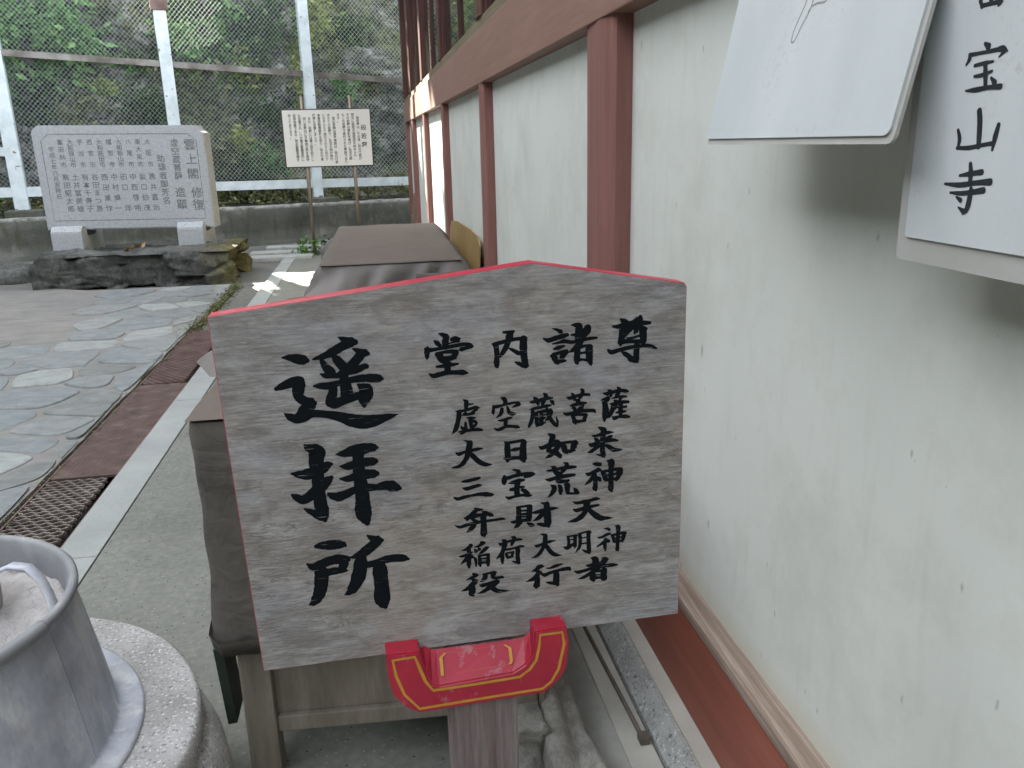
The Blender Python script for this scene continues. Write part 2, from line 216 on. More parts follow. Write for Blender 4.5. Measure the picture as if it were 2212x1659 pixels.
INK_BOARD='''-2121,1559,9 -2037,1555,37 -1948,1533,59 -1865,1513,56 -1824,1502,26;-2233,1175,23 -2141,1209,45 -2025,1246,60 -1939,1247,64 -1906,1229,30;-1949,1217,68 -1971,1135,68 -1971,1059,57 -1912,1000,53 -1829,970,61 -1787,959,31;-1832,940,61 -1929,894,54 -1971,835,46 -2026,785,46;-2162,859,9 -2095,807,46 -2019,777,54 -1932,793,58 -1835,828,46 -1691,812,43 -1513,765,58 -1372,706,78 -1227,670,86 -1078,677,71 -927,708,43 -788,734,5;-1442,1770,7 -1378,1733,37 -1295,1701,56 -1238,1694,33;-1295,1697,56 -1406,1653,52 -1518,1593,52 -1628,1548,37 -1722,1525,21 -1773,1510,6;-1667,1506,22 -1631,1428,41 -1587,1364,56 -1554,1332,53;-1515,1540,30 -1476,1485,52 -1425,1413,56 -1379,1357,45;-1280,1614,11 -1211,1579,34 -1140,1552,45 -1098,1541,23;-1161,1561,45 -1224,1497,56 -1295,1419,57 -1372,1349,60 -1456,1294,45;-1690,1327,11 -1628,1299,32 -1543,1293,32 -1456,1294,34 -1360,1325,38 -1250,1347,42 -1160,1383,36 -1124,1380,27;-1781,1181,15 -1696,1175,38 -1589,1170,46 -1478,1196,34 -1332,1223,38 -1185,1235,46 -1055,1226,52 -982,1216,46 -949,1210,19;-1395,1343,45 -1417,1245,53 -1402,1152,65 -1394,1074,73 -1400,998,69;-1553,1164,46 -1560,1088,50 -1589,997,61 -1600,952,58 -1568,895,27;-1621,961,38 -1558,933,58 -1461,964,54 -1349,994,50 -1260,1017,46;-1250,1156,19 -1194,1113,58 -1152,1086,73 -1173,1011,85 -1192,942,66 -1197,880,27 -1197,853,6;-1965,433,12 -1925,394,47 -1848,355,79 -1822,313,95 -1839,202,84 -1843,81,80 -1839,-41,73 -1842,-163,73 -1838,-287,74 -1836,-387,78 -1824,-471,83 -1809,-557,58 -1799,-617,25;-2043,-423,12 -1966,-473,37 -1881,-524,58 -1824,-555,62;-2156,67,12 -2066,47,44 -1979,38,68 -1874,60,68 -1767,106,68 -1697,140,48 -1652,148,20;-2172,-219,20 -2124,-257,45 -2054,-298,57 -1978,-273,61 -1899,-215,69 -1803,-143,69 -1731,-76,57 -1667,-26,24;-1594,271,8 -1494,274,44 -1381,299,68 -1268,313,72 -1170,324,56 -1111,319,48 -1070,315,16;-1316,265,72 -1322,185,64 -1322,87,65 -1322,-11,73 -1316,-135,78 -1310,-259,78 -1308,-385,83 -1314,-510,96 -1305,-595,92 -1287,-665,63 -1272,-718,30;-1552,106,12 -1456,100,48 -1335,121,57 -1229,135,57 -1146,136,53 -1101,135,32;-1569,-60,12 -1469,-70,41 -1347,-41,57 -1241,-31,61 -1150,-32,57 -1098,-33,33;-1727,-253,25 -1666,-289,49 -1592,-301,62 -1500,-273,53 -1384,-227,45 -1231,-214,49 -1118,-221,41 -1011,-207,58 -928,-224,70 -853,-256,46 -819,-268,21;-1950,-965,25 -1874,-961,49 -1768,-965,64 -1662,-969,58 -1602,-980,43 -1572,-997,21;-2081,-1199,13 -2006,-1251,51 -1912,-1228,60 -1795,-1190,60 -1679,-1178,62 -1587,-1189,52 -1543,-1208,22;-1602,-1179,52 -1616,-1255,56 -1635,-1305,52;-1862,-1356,52 -1754,-1343,48 -1646,-1343,39 -1578,-1356,13;-1945,-1250,60 -1925,-1287,73 -1909,-1367,82 -1921,-1462,82 -1933,-1549,80 -1965,-1651,74 -2010,-1725,62 -2052,-1772,44 -2104,-1792,11;-1287,-884,13 -1229,-929,38 -1161,-963,60 -1100,-974,26;-1162,-971,64 -1228,-1033,64 -1318,-1100,65 -1407,-1150,52 -1501,-1165,17;-1547,-1164,13 -1479,-1181,17;-1386,-1179,60 -1401,-1282,87 -1416,-1368,83 -1447,-1470,87 -1484,-1553,75 -1537,-1635,66 -1588,-1682,35 -1640,-1704,7;-1387,-1292,52 -1302,-1303,43 -1184,-1282,44 -1064,-1253,50 -946,-1249,52 -845,-1262,48 -775,-1285,18;-1155,-1321,70 -1158,-1417,92 -1155,-1551,88 -1151,-1667,89 -1158,-1774,98 -1152,-1856,94 -1136,-1922,63 -1119,-1960,27;-228,1735,9 -177,1714,26 -141,1685,38 -151,1632,38 -154,1556,38;-291,1649,9 -256,1617,30 -220,1580,23 -203,1556,6;-75,1650,23 -23,1654,34 37,1654,9;13,1629,23 -62,1611,11 -108,1599,8;-400,1550,23 -357,1532,27 -252,1540,21 -132,1555,23 -12,1570,23 86,1578,23 153,1558,31 186,1541,17;-373,1571,15 -384,1511,34 -386,1457,27 -391,1416,8;168,1542,23 99,1527,21 46,1516,27 12,1507,8;-286,1466,9 -234,1447,46 -207,1399,38 -141,1363,31 -89,1352,8;-270,1476,23 -180,1493,19 -75,1497,25 -15,1489,27;-15,1485,27 -47,1441,35 -79,1413,31;-206,1406,31 -109,1411,31 -26,1403,9;-278,1315,14 -203,1317,23 -98,1325,23 -7,1334,14;-141,1363,35 -140,1293,39 -140,1231,39;-372,1233,8 -322,1198,27 -253,1212,31 -147,1228,27 -42,1224,27 49,1217,33 117,1204,9;578,1699,15 643,1695,21 712,1702,17;689,1700,23 657,1640,45 640,1595,39;433,1559,9 478,1529,35 488,1466,31 489,1388,30 483,1318,35 486,1271,31 493,1251,16;448,1554,19 540,1567,25 656,1590,23 748,1603,22 825,1602,23 875,1603,15;836,1605,43 830,1505,47 832,1411,43 842,1332,41 853,1260,39 860,1224,20;718,1305,9 771,1278,24 833,1250,32 887,1242,16;640,1580,35 615,1519,35 575,1452,31 527,1385,16;645,1490,9 698,1459,23 767,1416,27 797,1406,16;1210,1705,6 1269,1686,19 1315,1659,27 1339,1646,9;1093,1584,12 1158,1557,30 1244,1578,30 1338,1599,30 1401,1611,23 1420,1602,8;1204,1507,8 1283,1517,16 1361,1532,27 1463,1513,22 1574,1529,22 1692,1545,22 1791,1550,14;1223,1439,14 1282,1451,27 1361,1473,14;1179,1351,12 1218,1341,39 1257,1275,36 1280,1241,16;1211,1365,24 1305,1386,24 1392,1392,32;1376,1385,36 1336,1333,36 1320,1294,24;1257,1267,32 1336,1273,22 1383,1274,12;1456,1736,9 1511,1732,27 1550,1710,47 1550,1648,45 1538,1594,38 1534,1547,31;1452,1608,12 1511,1608,20 1589,1638,31 1653,1665,39;1637,1705,16 1676,1695,35 1668,1648,39 1629,1604,39 1582,1560,24;1589,1516,30 1542,1468,35 1487,1417,30 1423,1382,9;1526,1446,32 1534,1382,40 1526,1303,40 1526,1248,32 1538,1223,16;1542,1437,28 1621,1451,20 1700,1450,20 1728,1432,16;1689,1435,43 1689,1355,46 1693,1276,41 1709,1219,28 1713,1190,12;1558,1361,14 1645,1366,17;1526,1272,32 1605,1274,14 1693,1256,24;2104,1769,16 2152,1735,39 2201,1693,39;2368,1792,24 2353,1754,47 2289,1711,47 2233,1683,43;2001,1682,14 2081,1677,31 2193,1693,43 2289,1703,35 2410,1703,30 2499,1699,22;2090,1629,12 2118,1596,36 2119,1517,40 2108,1470,40 2109,1418,12;2106,1620,20 2210,1653,35 2306,1655,36 2387,1638,32 2452,1622,20;2404,1625,48 2409,1553,46 2415,1481,44 2408,1426,28;2226,1636,39 2187,1591,32 2147,1539,24;2315,1607,32 2291,1577,16;2188,1516,12 2260,1515,16 2365,1540,17;2108,1478,40 2213,1471,25 2334,1467,24 2423,1461,32;1940,1378,16 1989,1343,30 2093,1367,26 2230,1390,26 2376,1396,22 2498,1392,28 2597,1353,12;2327,1431,36 2324,1359,38 2321,1279,39 2327,1215,36 2343,1189,16;2200,1272,12 2249,1236,36 2314,1224,44;2122,1341,10 2175,1306,32 2240,1261,28 2298,1217,24;45,856,11 76,829,27 74,786,27 72,738,24;77,789,12 130,791,12 169,794,7;-67,712,5 -14,708,18 63,717,18 140,732,20 199,742,21 252,730,5;210,720,18 162,687,18 125,665,17 90,662,9;49,672,13 31,667,9;61,689,15 78,663,15 125,662,12;19,653,7 89,650,12 173,668,15;-20,702,31 -23,647,31 -37,587,28 -55,520,31 -77,466,28 -118,417,6;76,614,9 123,610,18 182,605,12;56,557,12 57,517,19 59,473,22;-5,510,6 17,477,22 52,455,12;122,585,28 126,535,25 130,485,22;128,573,19 180,556,19 197,529,15 172,500,19 142,478,16;-38,432,9 39,437,17 117,446,20 200,445,22 247,438,20 276,432,9;-21,402,7 9,406,14 45,418,9;520,848,6 564,826,28 581,794,28 577,764,28;424,739,15 460,730,23 537,742,17 627,757,17 705,766,15 747,756,22 777,735,9;759,737,22 717,725,19 668,704,6;419,752,9 426,714,18 419,666,23 424,628,7;533,699,22 529,663,25 510,621,22 455,582,5;603,718,12 616,674,22 630,636,25 666,617,25 708,617,11;478,543,7 532,541,19 610,559,20 665,573,9;577,534,26 575,466,26;421,444,6 468,418,19 517,427,24 578,456,20 650,450,20 716,438,24 755,425,11;22,308,6 69,297,13 110,274,31;101,275,38 94,226,38 76,164,35 68,121,32 55,77,32 29,35,29 -2,-6,29 -58,-39,22 -148,-50,6;-85,154,9 -44,131,26 22,150,20 106,164,22 190,176,22 268,181,8;105,130,19 133,89,32 179,34,32 232,-16,32 303,-48,27 384,-56,5;560,240,13 589,206,35 590,129,38 594,52,38 590,-5,35 586,-44,10;571,226,18 644,229,19 736,237,20 809,236,22 851,201,6;809,230,32 801,167,40 797,97,43 795,33,48 803,-26,42 812,-56,19;629,119,11 690,126,26 758,133,19;541,12,12 620,8,24 706,9,24 791,-5,26;-19,-256,13 54,-253,24 139,-239,24 206,-227,18 227,-225,6;-22,-343,6 37,-362,27 111,-347,25 190,-332,23 226,-332,13;-133,-471,13 -83,-493,23 -4,-478,23 106,-463,18 204,-457,25 289,-466,31 350,-479,26 390,-480,10;644,-153,6 690,-164,16 732,-182,23 750,-203,13;714,-193,19 719,-219,19;535,-233,16 571,-266,26 663,-246,25 756,-233,26 849,-229,25 910,-235,26 947,-245,12;541,-228,13 540,-273,36 535,-325,33 544,-358,7;929,-250,16 879,-268,20 811,-274,18;599,-341,10 661,-334,26 736,-319,29 804,-316,16;717,-336,39 706,-394,36 701,-460,36 706,-513,36;615,-434,20 646,-434,25 696,-426,20 752,-412,16 805,-414,12;551,-530,8 594,-554,23 669,-539,20 768,-529,20 855,-542,23 902,-546,10;770,-447,20 813,-478,30 849,-521,30;124,-646,8 178,-675,23 239,-681,10;159,-673,26 121,-708,30 77,-750,30 33,-778,30 -10,-780,12;20,-803,20 70,-776,20 126,-762,30 206,-754,23 279,-759,27;232,-711,13 280,-732,26 335,-765,27 368,-779,17;88,-791,20 117,-821,20 166,-833,7;-139,-872,7 -76,-899,21 -2,-884,23 103,-866,23 214,-852,23 307,-849,20 400,-846,19 493,-842,19 543,-855,5;116,-861,23 114,-894,30 76,-936,33 13,-986,7;241,-795,40 242,-848,37 243,-915,40 241,-982,44 242,-1043,44 253,-1078,10;690,-697,10 720,-733,33 719,-800,33 717,-867,37;702,-701,17 790,-694,17 871,-693,20 902,-700,10;871,-703,37 866,-783,37 861,-870,37;713,-753,13 863,-759,15;706,-806,17 875,-807,19;705,-839,12 874,-851,10;616,-903,13 660,-908,24 748,-897,24 873,-898,24;735,-916,37 702,-960,30 651,-998,7;835,-941,13 885,-974,30 922,-985,17;1020,-662,5 1061,-680,17 1105,-691,37;1105,-691,37 1104,-745,40 1106,-819,50 1115,-901,47 1117,-976,48 1126,-1024,24;908,-797,10 958,-796,23 1028,-783,27 1104,-771,27 1180,-766,24 1268,-766,5;968,-969,10 1025,-986,27 1088,-1006,27;1091,-804,27 1040,-839,34 988,-887,30 918,-920,8;1111,-212,10 1154,-216,16 1236,-208,20 1336,-195,23 1436,-195,25 1509,-198,16;1170,-162,8 1211,-186,33 1229,-233,33 1254,-282,26;1339,-123,8 1386,-147,26 1373,-189,29 1336,-231,30 1310,-261,20;1260,-263,33 1279,-297,39 1335,-296,13;1093,-337,8 1153,-347,26 1234,-329,25 1322,-318,28 1411,-311,26 1493,-309,18;1234,-352,13 1265,-375,30 1334,-389,26 1410,-383,19;1161,-424,7 1208,-462,36 1201,-508,33 1169,-558,23 1121,-599,5;1265,-435,13 1290,-464,30 1299,-518,30 1295,-567,17;1347,-436,13 1385,-447,40 1391,-507,33 1397,-555,28 1435,-572,17 1498,-578,17 1552,-587,8;1530,-575,27 1508,-539,30 1476,-493,5;1746,-175,13 1797,-184,28 1848,-195,25;1648,-304,10 1689,-322,28 1753,-298,26 1822,-272,30 1861,-282,10;1810,-251,17 1848,-281,20;1772,-327,30 1740,-376,30 1696,-425,25 1635,-469,7;1772,-353,30 1779,-420,30 1779,-487,30 1776,-533,37 1792,-572,13;1797,-369,13 1830,-399,30 1849,-427,20;1867,-309,17 1900,-352,33 1919,-408,33 1939,-436,20;1867,-303,20 1944,-297,20 2040,-287,21 2130,-285,23 2163,-315,7;2130,-289,30 2112,-347,47 2099,-399,30 2067,-436,27;1906,-366,17 2009,-357,17 2099,-345,13;1932,-429,17 2022,-418,20 2087,-438,10;1936,-148,7 1994,-176,50 1998,-243,36 1996,-322,33 1996,-409,37 1997,-496,35 1995,-556,39 2015,-615,7;1463,-696,5 1523,-722,22 1613,-715,26 1703,-704,22 1780,-689,26 1841,-695,10;1469,-808,8 1517,-830,27 1613,-813,28 1709,-796,24 1819,-784,17 1832,-796,5;1664,-724,47 1658,-777,44 1651,-831,41 1626,-882,34 1581,-932,37 1510,-972,31 1394,-993,5;1690,-835,27 1735,-887,34 1794,-941,41 1859,-983,38 1937,-991,24 2035,-999,4;1807,339,5 1857,313,26 1889,290,39 1883,239,39 1877,149,36 1875,52,33 1878,-13,34 1891,-73,33 1904,-98,10;1786,-44,5 1840,-62,16 1891,-73,20;1732,224,10 1788,216,19 1876,240,25 1952,249,23 2028,246,6;1763,186,10 1795,157,27 1827,135,19;2003,196,16 1965,180,26 1921,171,16;1691,115,10 1726,92,29 1814,116,26 1909,134,27 2004,138,26 2086,124,13;1821,70,26 1777,42,27 1726,7,25 1666,-13,5;1922,74,23 1979,36,29 2031,-1,29 2094,-7,20 2157,-13,4;1130,310,5 1166,284,22 1197,262,38 1184,218,35 1165,175,29 1146,119,35 1139,68,26;1221,196,19 1258,180,32 1276,146,32 1257,96,32 1213,49,35 1163,2,29 1094,-34,6;1004,142,6 1053,115,29 1127,140,29 1214,145,29 1282,152,26 1351,158,16;1127,70,26 1188,51,29 1250,19,32 1293,-24,29 1299,-44,19;1301,124,13 1344,101,42 1362,48,36 1393,3,10;1313,149,26 1388,162,18 1475,157,21 1544,134,8;1500,151,39 1481,101,42 1475,57,36 1500,35,10;1362,35,26 1437,34,23 1487,43,13;1392,782,9 1434,769,24 1514,788,22 1600,803,20 1693,795,18;1447,837,6 1477,806,22 1490,761,22 1489,727,9;1579,882,11 1603,852,26 1588,797,25 1563,759,19;1508,741,13 1539,720,31 1545,694,25;1437,662,11 1502,676,24 1576,686,24 1650,686,13;1468,635,16 1495,617,25 1501,578,19;1607,664,19 1582,629,28 1557,599,32 1532,576,19;1347,569,11 1403,552,24 1489,570,19 1588,581,24 1687,579,24 1749,574,24 1774,543,10;1452,526,13 1483,485,27 1495,440,29 1513,403,10;1464,525,18 1551,533,18 1650,522,22;1650,522,25 1631,479,27 1619,442,25;1495,440,27 1563,440,22 1644,443,13;1882,799,11 1941,788,28 2022,807,24 2109,819,22 2185,807,26 2222,797,11;1941,841,9 1978,810,31 1985,753,19;2071,869,9 2097,832,30 2085,783,25 2060,754,25;1845,705,5 1892,717,19 1948,731,24 1942,706,25 1911,677,22 1917,626,28 1930,574,29 1931,530,32;1873,680,13 1899,628,28 1899,552,29 1900,475,31 1900,411,13;1998,718,8 2073,734,19 2142,734,18 2198,730,13;2029,690,13 2061,671,25;2123,723,22 2099,681,16;1977,643,11 2049,653,18 2136,659,24 2225,655,19;2024,636,32 2012,580,32 1994,525,29 1963,483,29 1931,460,13;2055,628,25 2049,590,19 2025,548,10;2118,648,29 2119,572,32 2120,489,26;2049,590,13 2125,590,16 2200,590,16;2056,519,11 2126,520,22 2189,528,14;2007,469,8 2038,444,29 2101,458,19 2177,455,27 2247,443,14;905,756,11 959,757,24 1038,773,24 1123,788,22 1196,791,16;948,817,9 978,790,28 1007,738,25 1006,704,9;1082,862,9 1112,829,28 1099,787,26 1074,739,26 1068,708,19;897,657,7 964,667,19 1061,678,20 1134,690,20 1183,693,9;933,632,25 937,588,26 919,508,25 893,447,22 871,411,6;981,609,16 986,553,25 985,484,26 984,421,14;987,609,16 1048,616,19 1121,623,25;992,552,9 1060,565,13 1121,566,13;998,514,9 1047,516,25 1102,530,13;984,439,22 1046,447,26 1107,467,9;1048,610,22 1053,547,25 1046,478,28;1122,654,16 1145,596,28 1151,539,28 1187,479,25 1223,431,25 1260,397,16;1263,403,13 1263,460,16 1246,534,6;1170,644,13 1182,599,25 1163,556,25 1132,509,19 1101,492,9;1166,759,7 1196,735,25 1220,690,7;39,-1165,8 63,-1185,28 25,-1215,24 -13,-1237,19 -63,-1245,7;31,-1229,27 28,-1290,28 25,-1371,31 23,-1440,31 23,-1512,14;-103,-1329,8 -60,-1330,20 3,-1314,20 53,-1293,17 78,-1282,8;8,-1342,31 -25,-1393,26 -83,-1440,7;40,-1318,14 69,-1356,26 87,-1372,8;195,-1150,14 231,-1168,26 256,-1167,10;219,-1170,26 168,-1204,19 106,-1217,7;110,-1252,14 128,-1281,26;161,-1231,10 172,-1259,24;304,-1241,8 266,-1250,26 215,-1292,24 164,-1326,7;100,-1367,14 117,-1410,20 120,-1500,12;157,-1353,14 173,-1403,24 171,-1465,26 179,-1514,10;157,-1353,17 225,-1348,17 288,-1345,20 306,-1354,10;288,-1348,24 285,-1430,24 283,-1506,21;180,-1397,10 280,-1402,15;179,-1431,5 279,-1440,10;178,-1462,17 234,-1462,12 290,-1479,17;436,-1195,7 473,-1216,26 556,-1185,19 644,-1175,19 695,-1170,20 754,-1174,12;485,-1153,10 518,-1177,29 529,-1233,24 503,-1271,31;614,-1124,10 651,-1145,29 631,-1197,26 611,-1243,17;503,-1264,27 489,-1324,27 456,-1375,26 402,-1424,8;482,-1351,24 480,-1426,26 481,-1499,17;496,-1298,20 565,-1302,17 660,-1290,15 730,-1277,19 781,-1283,12;673,-1305,21 697,-1328,31 690,-1396,29 694,-1466,29 706,-1530,21;611,-1484,6 655,-1506,17 712,-1524,17;523,-1363,10 544,-1400,24 552,-1442,8;532,-1360,15 583,-1353,14 640,-1349,14;627,-1354,19 613,-1401,19;556,-1422,19 626,-1416,14;72,-1611,17 109,-1630,26 146,-1638,8;109,-1637,28 58,-1665,22 -31,-1692,4;57,-1692,14 93,-1718,31 131,-1723,14;99,-1733,35 47,-1782,35 -5,-1824,28 -91,-1855,6;53,-1783,35 54,-1853,45 48,-1908,45 69,-1946,14;203,-1634,8 234,-1652,35 232,-1694,33 200,-1725,24 168,-1738,7;215,-1639,17 291,-1628,17 355,-1622,22 405,-1628,6;354,-1633,35 346,-1687,29 371,-1711,22 428,-1711,21 466,-1709,22 494,-1725,8;157,-1789,8 197,-1801,29 286,-1784,24 363,-1770,29 420,-1766,21;401,-1771,35 349,-1807,38 284,-1847,35 220,-1888,27 120,-1921,4;285,-1812,24 335,-1861,35 397,-1911,30 473,-1921,20 565,-1928,4;1007,-1128,5 1048,-1136,15 1086,-1154,24;1079,-1160,31 1075,-1221,31 1065,-1275,31 1045,-1335,26 1006,-1400,26 954,-1449,21 886,-1465,4;931,-1284,8 963,-1298,22 1046,-1276,19 1129,-1255,21 1216,-1245,7;1071,-1283,24 1109,-1343,29 1153,-1410,29 1211,-1459,26 1314,-1482,3;1383,-1202,8 1402,-1245,19 1405,-1329,21 1392,-1376,24;1393,-1210,14 1464,-1204,14 1522,-1204,15;1496,-1208,26 1496,-1291,24 1493,-1360,26 1492,-1388,10;1406,-1263,8 1490,-1256,10;1334,-1359,8 1386,-1379,28 1438,-1347,24 1489,-1311,10;1542,-1179,10 1564,-1223,26 1567,-1313,24 1554,-1388,22 1502,-1462,6;1554,-1187,15 1632,-1168,14 1697,-1169,19 1723,-1186,8;1684,-1174,29 1684,-1271,26 1688,-1369,29 1694,-1461,29 1701,-1500,13;1593,-1424,6 1645,-1462,20 1698,-1482,20;1574,-1251,7 1671,-1245,10;1574,-1338,10 1678,-1333,13;1902,-1147,6 1958,-1153,19 1984,-1174,19;1824,-1273,13 1880,-1269,19 1939,-1241,21 1991,-1230,17;1933,-1307,24 1894,-1358,22 1812,-1405,13;1920,-1333,27 1920,-1410,25 1928,-1481,15;1939,-1308,14 1973,-1346,27;2011,-1253,14 2038,-1298,22 2052,-1356,22 2065,-1378,8;2018,-1257,15 2103,-1250,20 2195,-1239,20 2232,-1254,6;2195,-1246,29 2183,-1315,27 2164,-1369,20;2045,-1313,10 2183,-1297,13;2058,-1363,15 2164,-1355,15;2069,-1124,12 2105,-1146,33 2106,-1236,27 2104,-1341,27 2099,-1445,25 2099,-1481,30 2110,-1517,8;964,-1610,21 1015,-1613,29 1054,-1621,8;996,-1614,31 938,-1656,24 876,-1677,4;918,-1671,7 969,-1688,21 1021,-1702,11;982,-1690,29 949,-1749,34 897,-1792,30 795,-1825,4;955,-1750,32 957,-1835,39 946,-1904,44 939,-1942,13;1079,-1646,6 1137,-1656,15 1215,-1634,25 1313,-1615,11;1014,-1722,14 1065,-1753,27 1143,-1727,23 1254,-1706,21 1345,-1696,28 1410,-1697,27 1420,-1727,11;1228,-1713,32 1227,-1791,42 1226,-1869,43 1245,-1928,25;1077,-1868,7 1141,-1883,23 1226,-1904,25;1718,-1569,8 1777,-1597,46 1784,-1662,46 1774,-1724,39;1649,-1673,7 1692,-1686,21 1777,-1668,28 1830,-1646,18;1876,-1584,7 1922,-1608,28 1975,-1618,9;1929,-1616,43 1883,-1674,39 1830,-1724,36 1778,-1767,32 1698,-1815,27 1619,-1855,23 1540,-1873,6;1485,-1745,9 1541,-1766,27 1633,-1753,23 1777,-1725,23 1910,-1716,25 2016,-1715,27 2106,-1722,11;1718,-1796,21 1751,-1828,39 1745,-1885,43 1765,-1930,20;1778,-1782,21 1864,-1785,20 1923,-1786,29;1910,-1777,43 1904,-1847,43 1911,-1913,43;1778,-1842,10 1884,-1849,11;1765,-1887,29 1844,-1890,18 1924,-1907,25'''
INK_PLAQUE='''8016,15228,18 7976,15158,16;7992,15170,16 7851,15173,17 7714,15174,17;7892,15359,24 7862,15205,21 7863,15171,17;7734,15251,20 7735,15169,24 7756,15139,10;7872,14816,14 7813,14779,28;8069,14732,18 8066,14687,20 8106,14637,9;8068,14728,16 7895,14732,14 7717,14740,16 7618,14742,24 7552,14715,8;7589,14722,19 7654,14671,7;7980,14621,13 7850,14631,16 7723,14638,10;7828,14625,21 7807,14516,23 7785,14401,19;7966,14519,11 7855,14523,16 7718,14551,10;8068,14388,7 7910,14389,20 7754,14401,16 7576,14400,21;7724,14489,11 7663,14437,23;8109,14008,15 8069,13914,22 8086,13820,11;8096,13829,15 7913,13830,18 7728,13857,16 7600,13871,18;7832,14191,25 7802,14074,29 7778,13839,24;7538,14050,19 7562,13937,26 7581,13809,12;8002,13553,11 7837,13577,20 7679,13597,24;7862,13677,18 7838,13581,26 7834,13488,22;8214,13462,10 7984,13459,21 7739,13491,20 7543,13507,27;8114,13375,10 7912,13378,19 7619,13423,24;7805,13433,19 7811,13320,28 7832,13223,26 7887,13168,8;8010,13336,10 7935,13304,21;7962,13233,8 7878,13197,23'''
INK_LOOP='''11012,15753,13 11015,15618,13 11062,15511,13 11145,15406,13 11203,15297,13 11252,15220,13 11300,15200,13 11342,15237,13 11334,15360,13 11289,15472,13 11223,15602,13 11165,15777,13;11068,15553,13 11004,15605,13 10889,15626,13 10771,15618,13 10680,15617,13 10598,15666,13'''

def text_mesh(bm, body, size, to3, x, y, spacing):
    """vertical line of characters running down from (x,y); glyph outlines from the built-in font"""
    yy = y
    for ch in body:
        if ch not in ' 　':
            if ch not in GLY:
                cu = bpy.data.curves.new('glyph', 'FONT'); cu.body = ch; cu.size = 1; cu.align_x = 'CENTER'; cu.resolution_u = 2; cu.offset = 0.012
                o = bpy.data.objects.new('glyph', cu); C.objects.link(o)
                me = bpy.data.meshes.new_from_object(o.evaluated_get(bpy.context.evaluated_depsgraph_get()))
                GLY[ch] = ([v.co.to_2d() for v in me.vertices], [list(p.vertices) for p in me.polygons])
                bpy.data.objects.remove(o); bpy.data.curves.remove(cu); bpy.data.meshes.remove(me)
            V, F = GLY[ch]
            vs = [bm.verts.new(to3(Vector((x+v.x*size, yy-size*0.88+v.y*size)), 0.0006)) for v in V]
            for f in F:
                try: bm.faces.new([vs[i] for i in f])
                except ValueError: pass
        yy -= spacing
GLY = {}

# ---------------------------------------------------------------- materials
def m_concrete(name, a, b, white=True):
    s = NB(name); v = s.coord()
    f = s.noise(1.3, v, 8, 0.65); g = s.noise(40, v, 3)
    c = s.ramp(f, [(0.3, a), (0.7, b)])
    c = s.mix(0.35, c, s.ramp(g, [(0.3, tuple(x*0.6 for x in a)), (0.7, tuple(min(1, x*1.35) for x in b))]))
    if white:
        vo = s.voro(45, v, dim='2D'); k = s.ramp(vo.outputs['Distance'], [(0.10, (1, 1, 1)), (0.17, (0, 0, 0))])
        sel = s.ramp(s.n('ShaderNodeSeparateColor').outputs[0], [(0, 0), (1, 1)]) if False else None
        sp = s.n('ShaderNodeSeparateColor'); s.l(vo.outputs['Color'], sp.inputs[0])
        on = s.math('GREATER_THAN', sp.outputs[0], 0.80)
        c = s.mix(s.math('MULTIPLY', s.math('MULTIPLY', k, on), 0.55), c, (0.36, 0.36, 0.33))
        dirt = s.noise(2.3, s.coord(loc=(4, 4, 0)), 7, 0.7); c = s.mix(s.ramp(dirt, [(0.46, 0), (0.68, 0.55)]), c, tuple(x*0.62 for x in a))
        dk = s.math('LESS_THAN', sp.outputs[1], 0.08); c = s.mix(s.math('MULTIPLY', k, dk), c, (0.05, 0.05, 0.045))
    s.col(c); s.rough(0.85); s.bump(s.noise(60, v, 4), 0.35, 0.004)
    return s.m
M_CONC = m_concrete('concrete_path', (0.151, 0.155, 0.133), (0.209, 0.209, 0.18))
M_CONC2 = m_concrete('old_concrete', (0.07, 0.072, 0.06), (0.19, 0.185, 0.165), False)
def m_wallconc():
    s = NB('weathered_retaining_concrete'); v = s.coord()
    c = s.ramp(s.noise(1.5, v, 9, 0.7), [(0.3, (0.045, 0.047, 0.038)), (0.55, (0.10, 0.10, 0.085)), (0.75, (0.22, 0.21, 0.19))])
    st = s.noise(3, s.coord((4, 4, 0.5)), 5, 0.6); c = s.mix(s.ramp(st, [(0.5, 0), (0.7, 0.6)]), c, (0.05, 0.06, 0.03))
    z = s.n('ShaderNodeSeparateXYZ'); s.l(s.tc.outputs['Object'], z.inputs[0])
    k = s.math('MULTIPLY', s.ramp(z.outputs[2], [(0.5, 0), (0.535, 1)]), s.ramp(s.noise(9, v, 4), [(0.35, 0), (0.6, 0.8)]))
    c = s.mix(k, c, (0.36, 0.35, 0.32))
    s.col(c); s.rough(0.95); s.bump(s.noise(25, v, 5), 0.5, 0.02); return s.m
M_WALLC = m_wallconc()
M_STRIP = simple('white_concrete_strip', [(0.3, (0.266, 0.281, 0.266)), (0.7, (0.346, 0.36, 0.342))], 3, rough=0.85, bump=0.3, bscale=70, bdist=0.003, speck=(120, 0.66, (0.216, 0.216, 0.202)))
def m_paving():
    s = NB('cement_bed'); 
    c = s.ramp(s.noise(3.5, s.coord((1, 2, 1)), 9, 0.72), [(0.3, (0.165, 0.155, 0.14)), (0.7, (0.285, 0.268, 0.245))])
    c = s.mix(s.ramp(s.noise(1.2, s.coord(loc=(2, 7, 0)), 7, 0.7), [(0.45, 0), (0.7, 0.5)]), c, (0.14, 0.145, 0.14))
    s.col(c); s.rough(0.9); s.bump(s.noise(45, s.coord(), 5, 0.7), 0.5, 0.006); return s.m
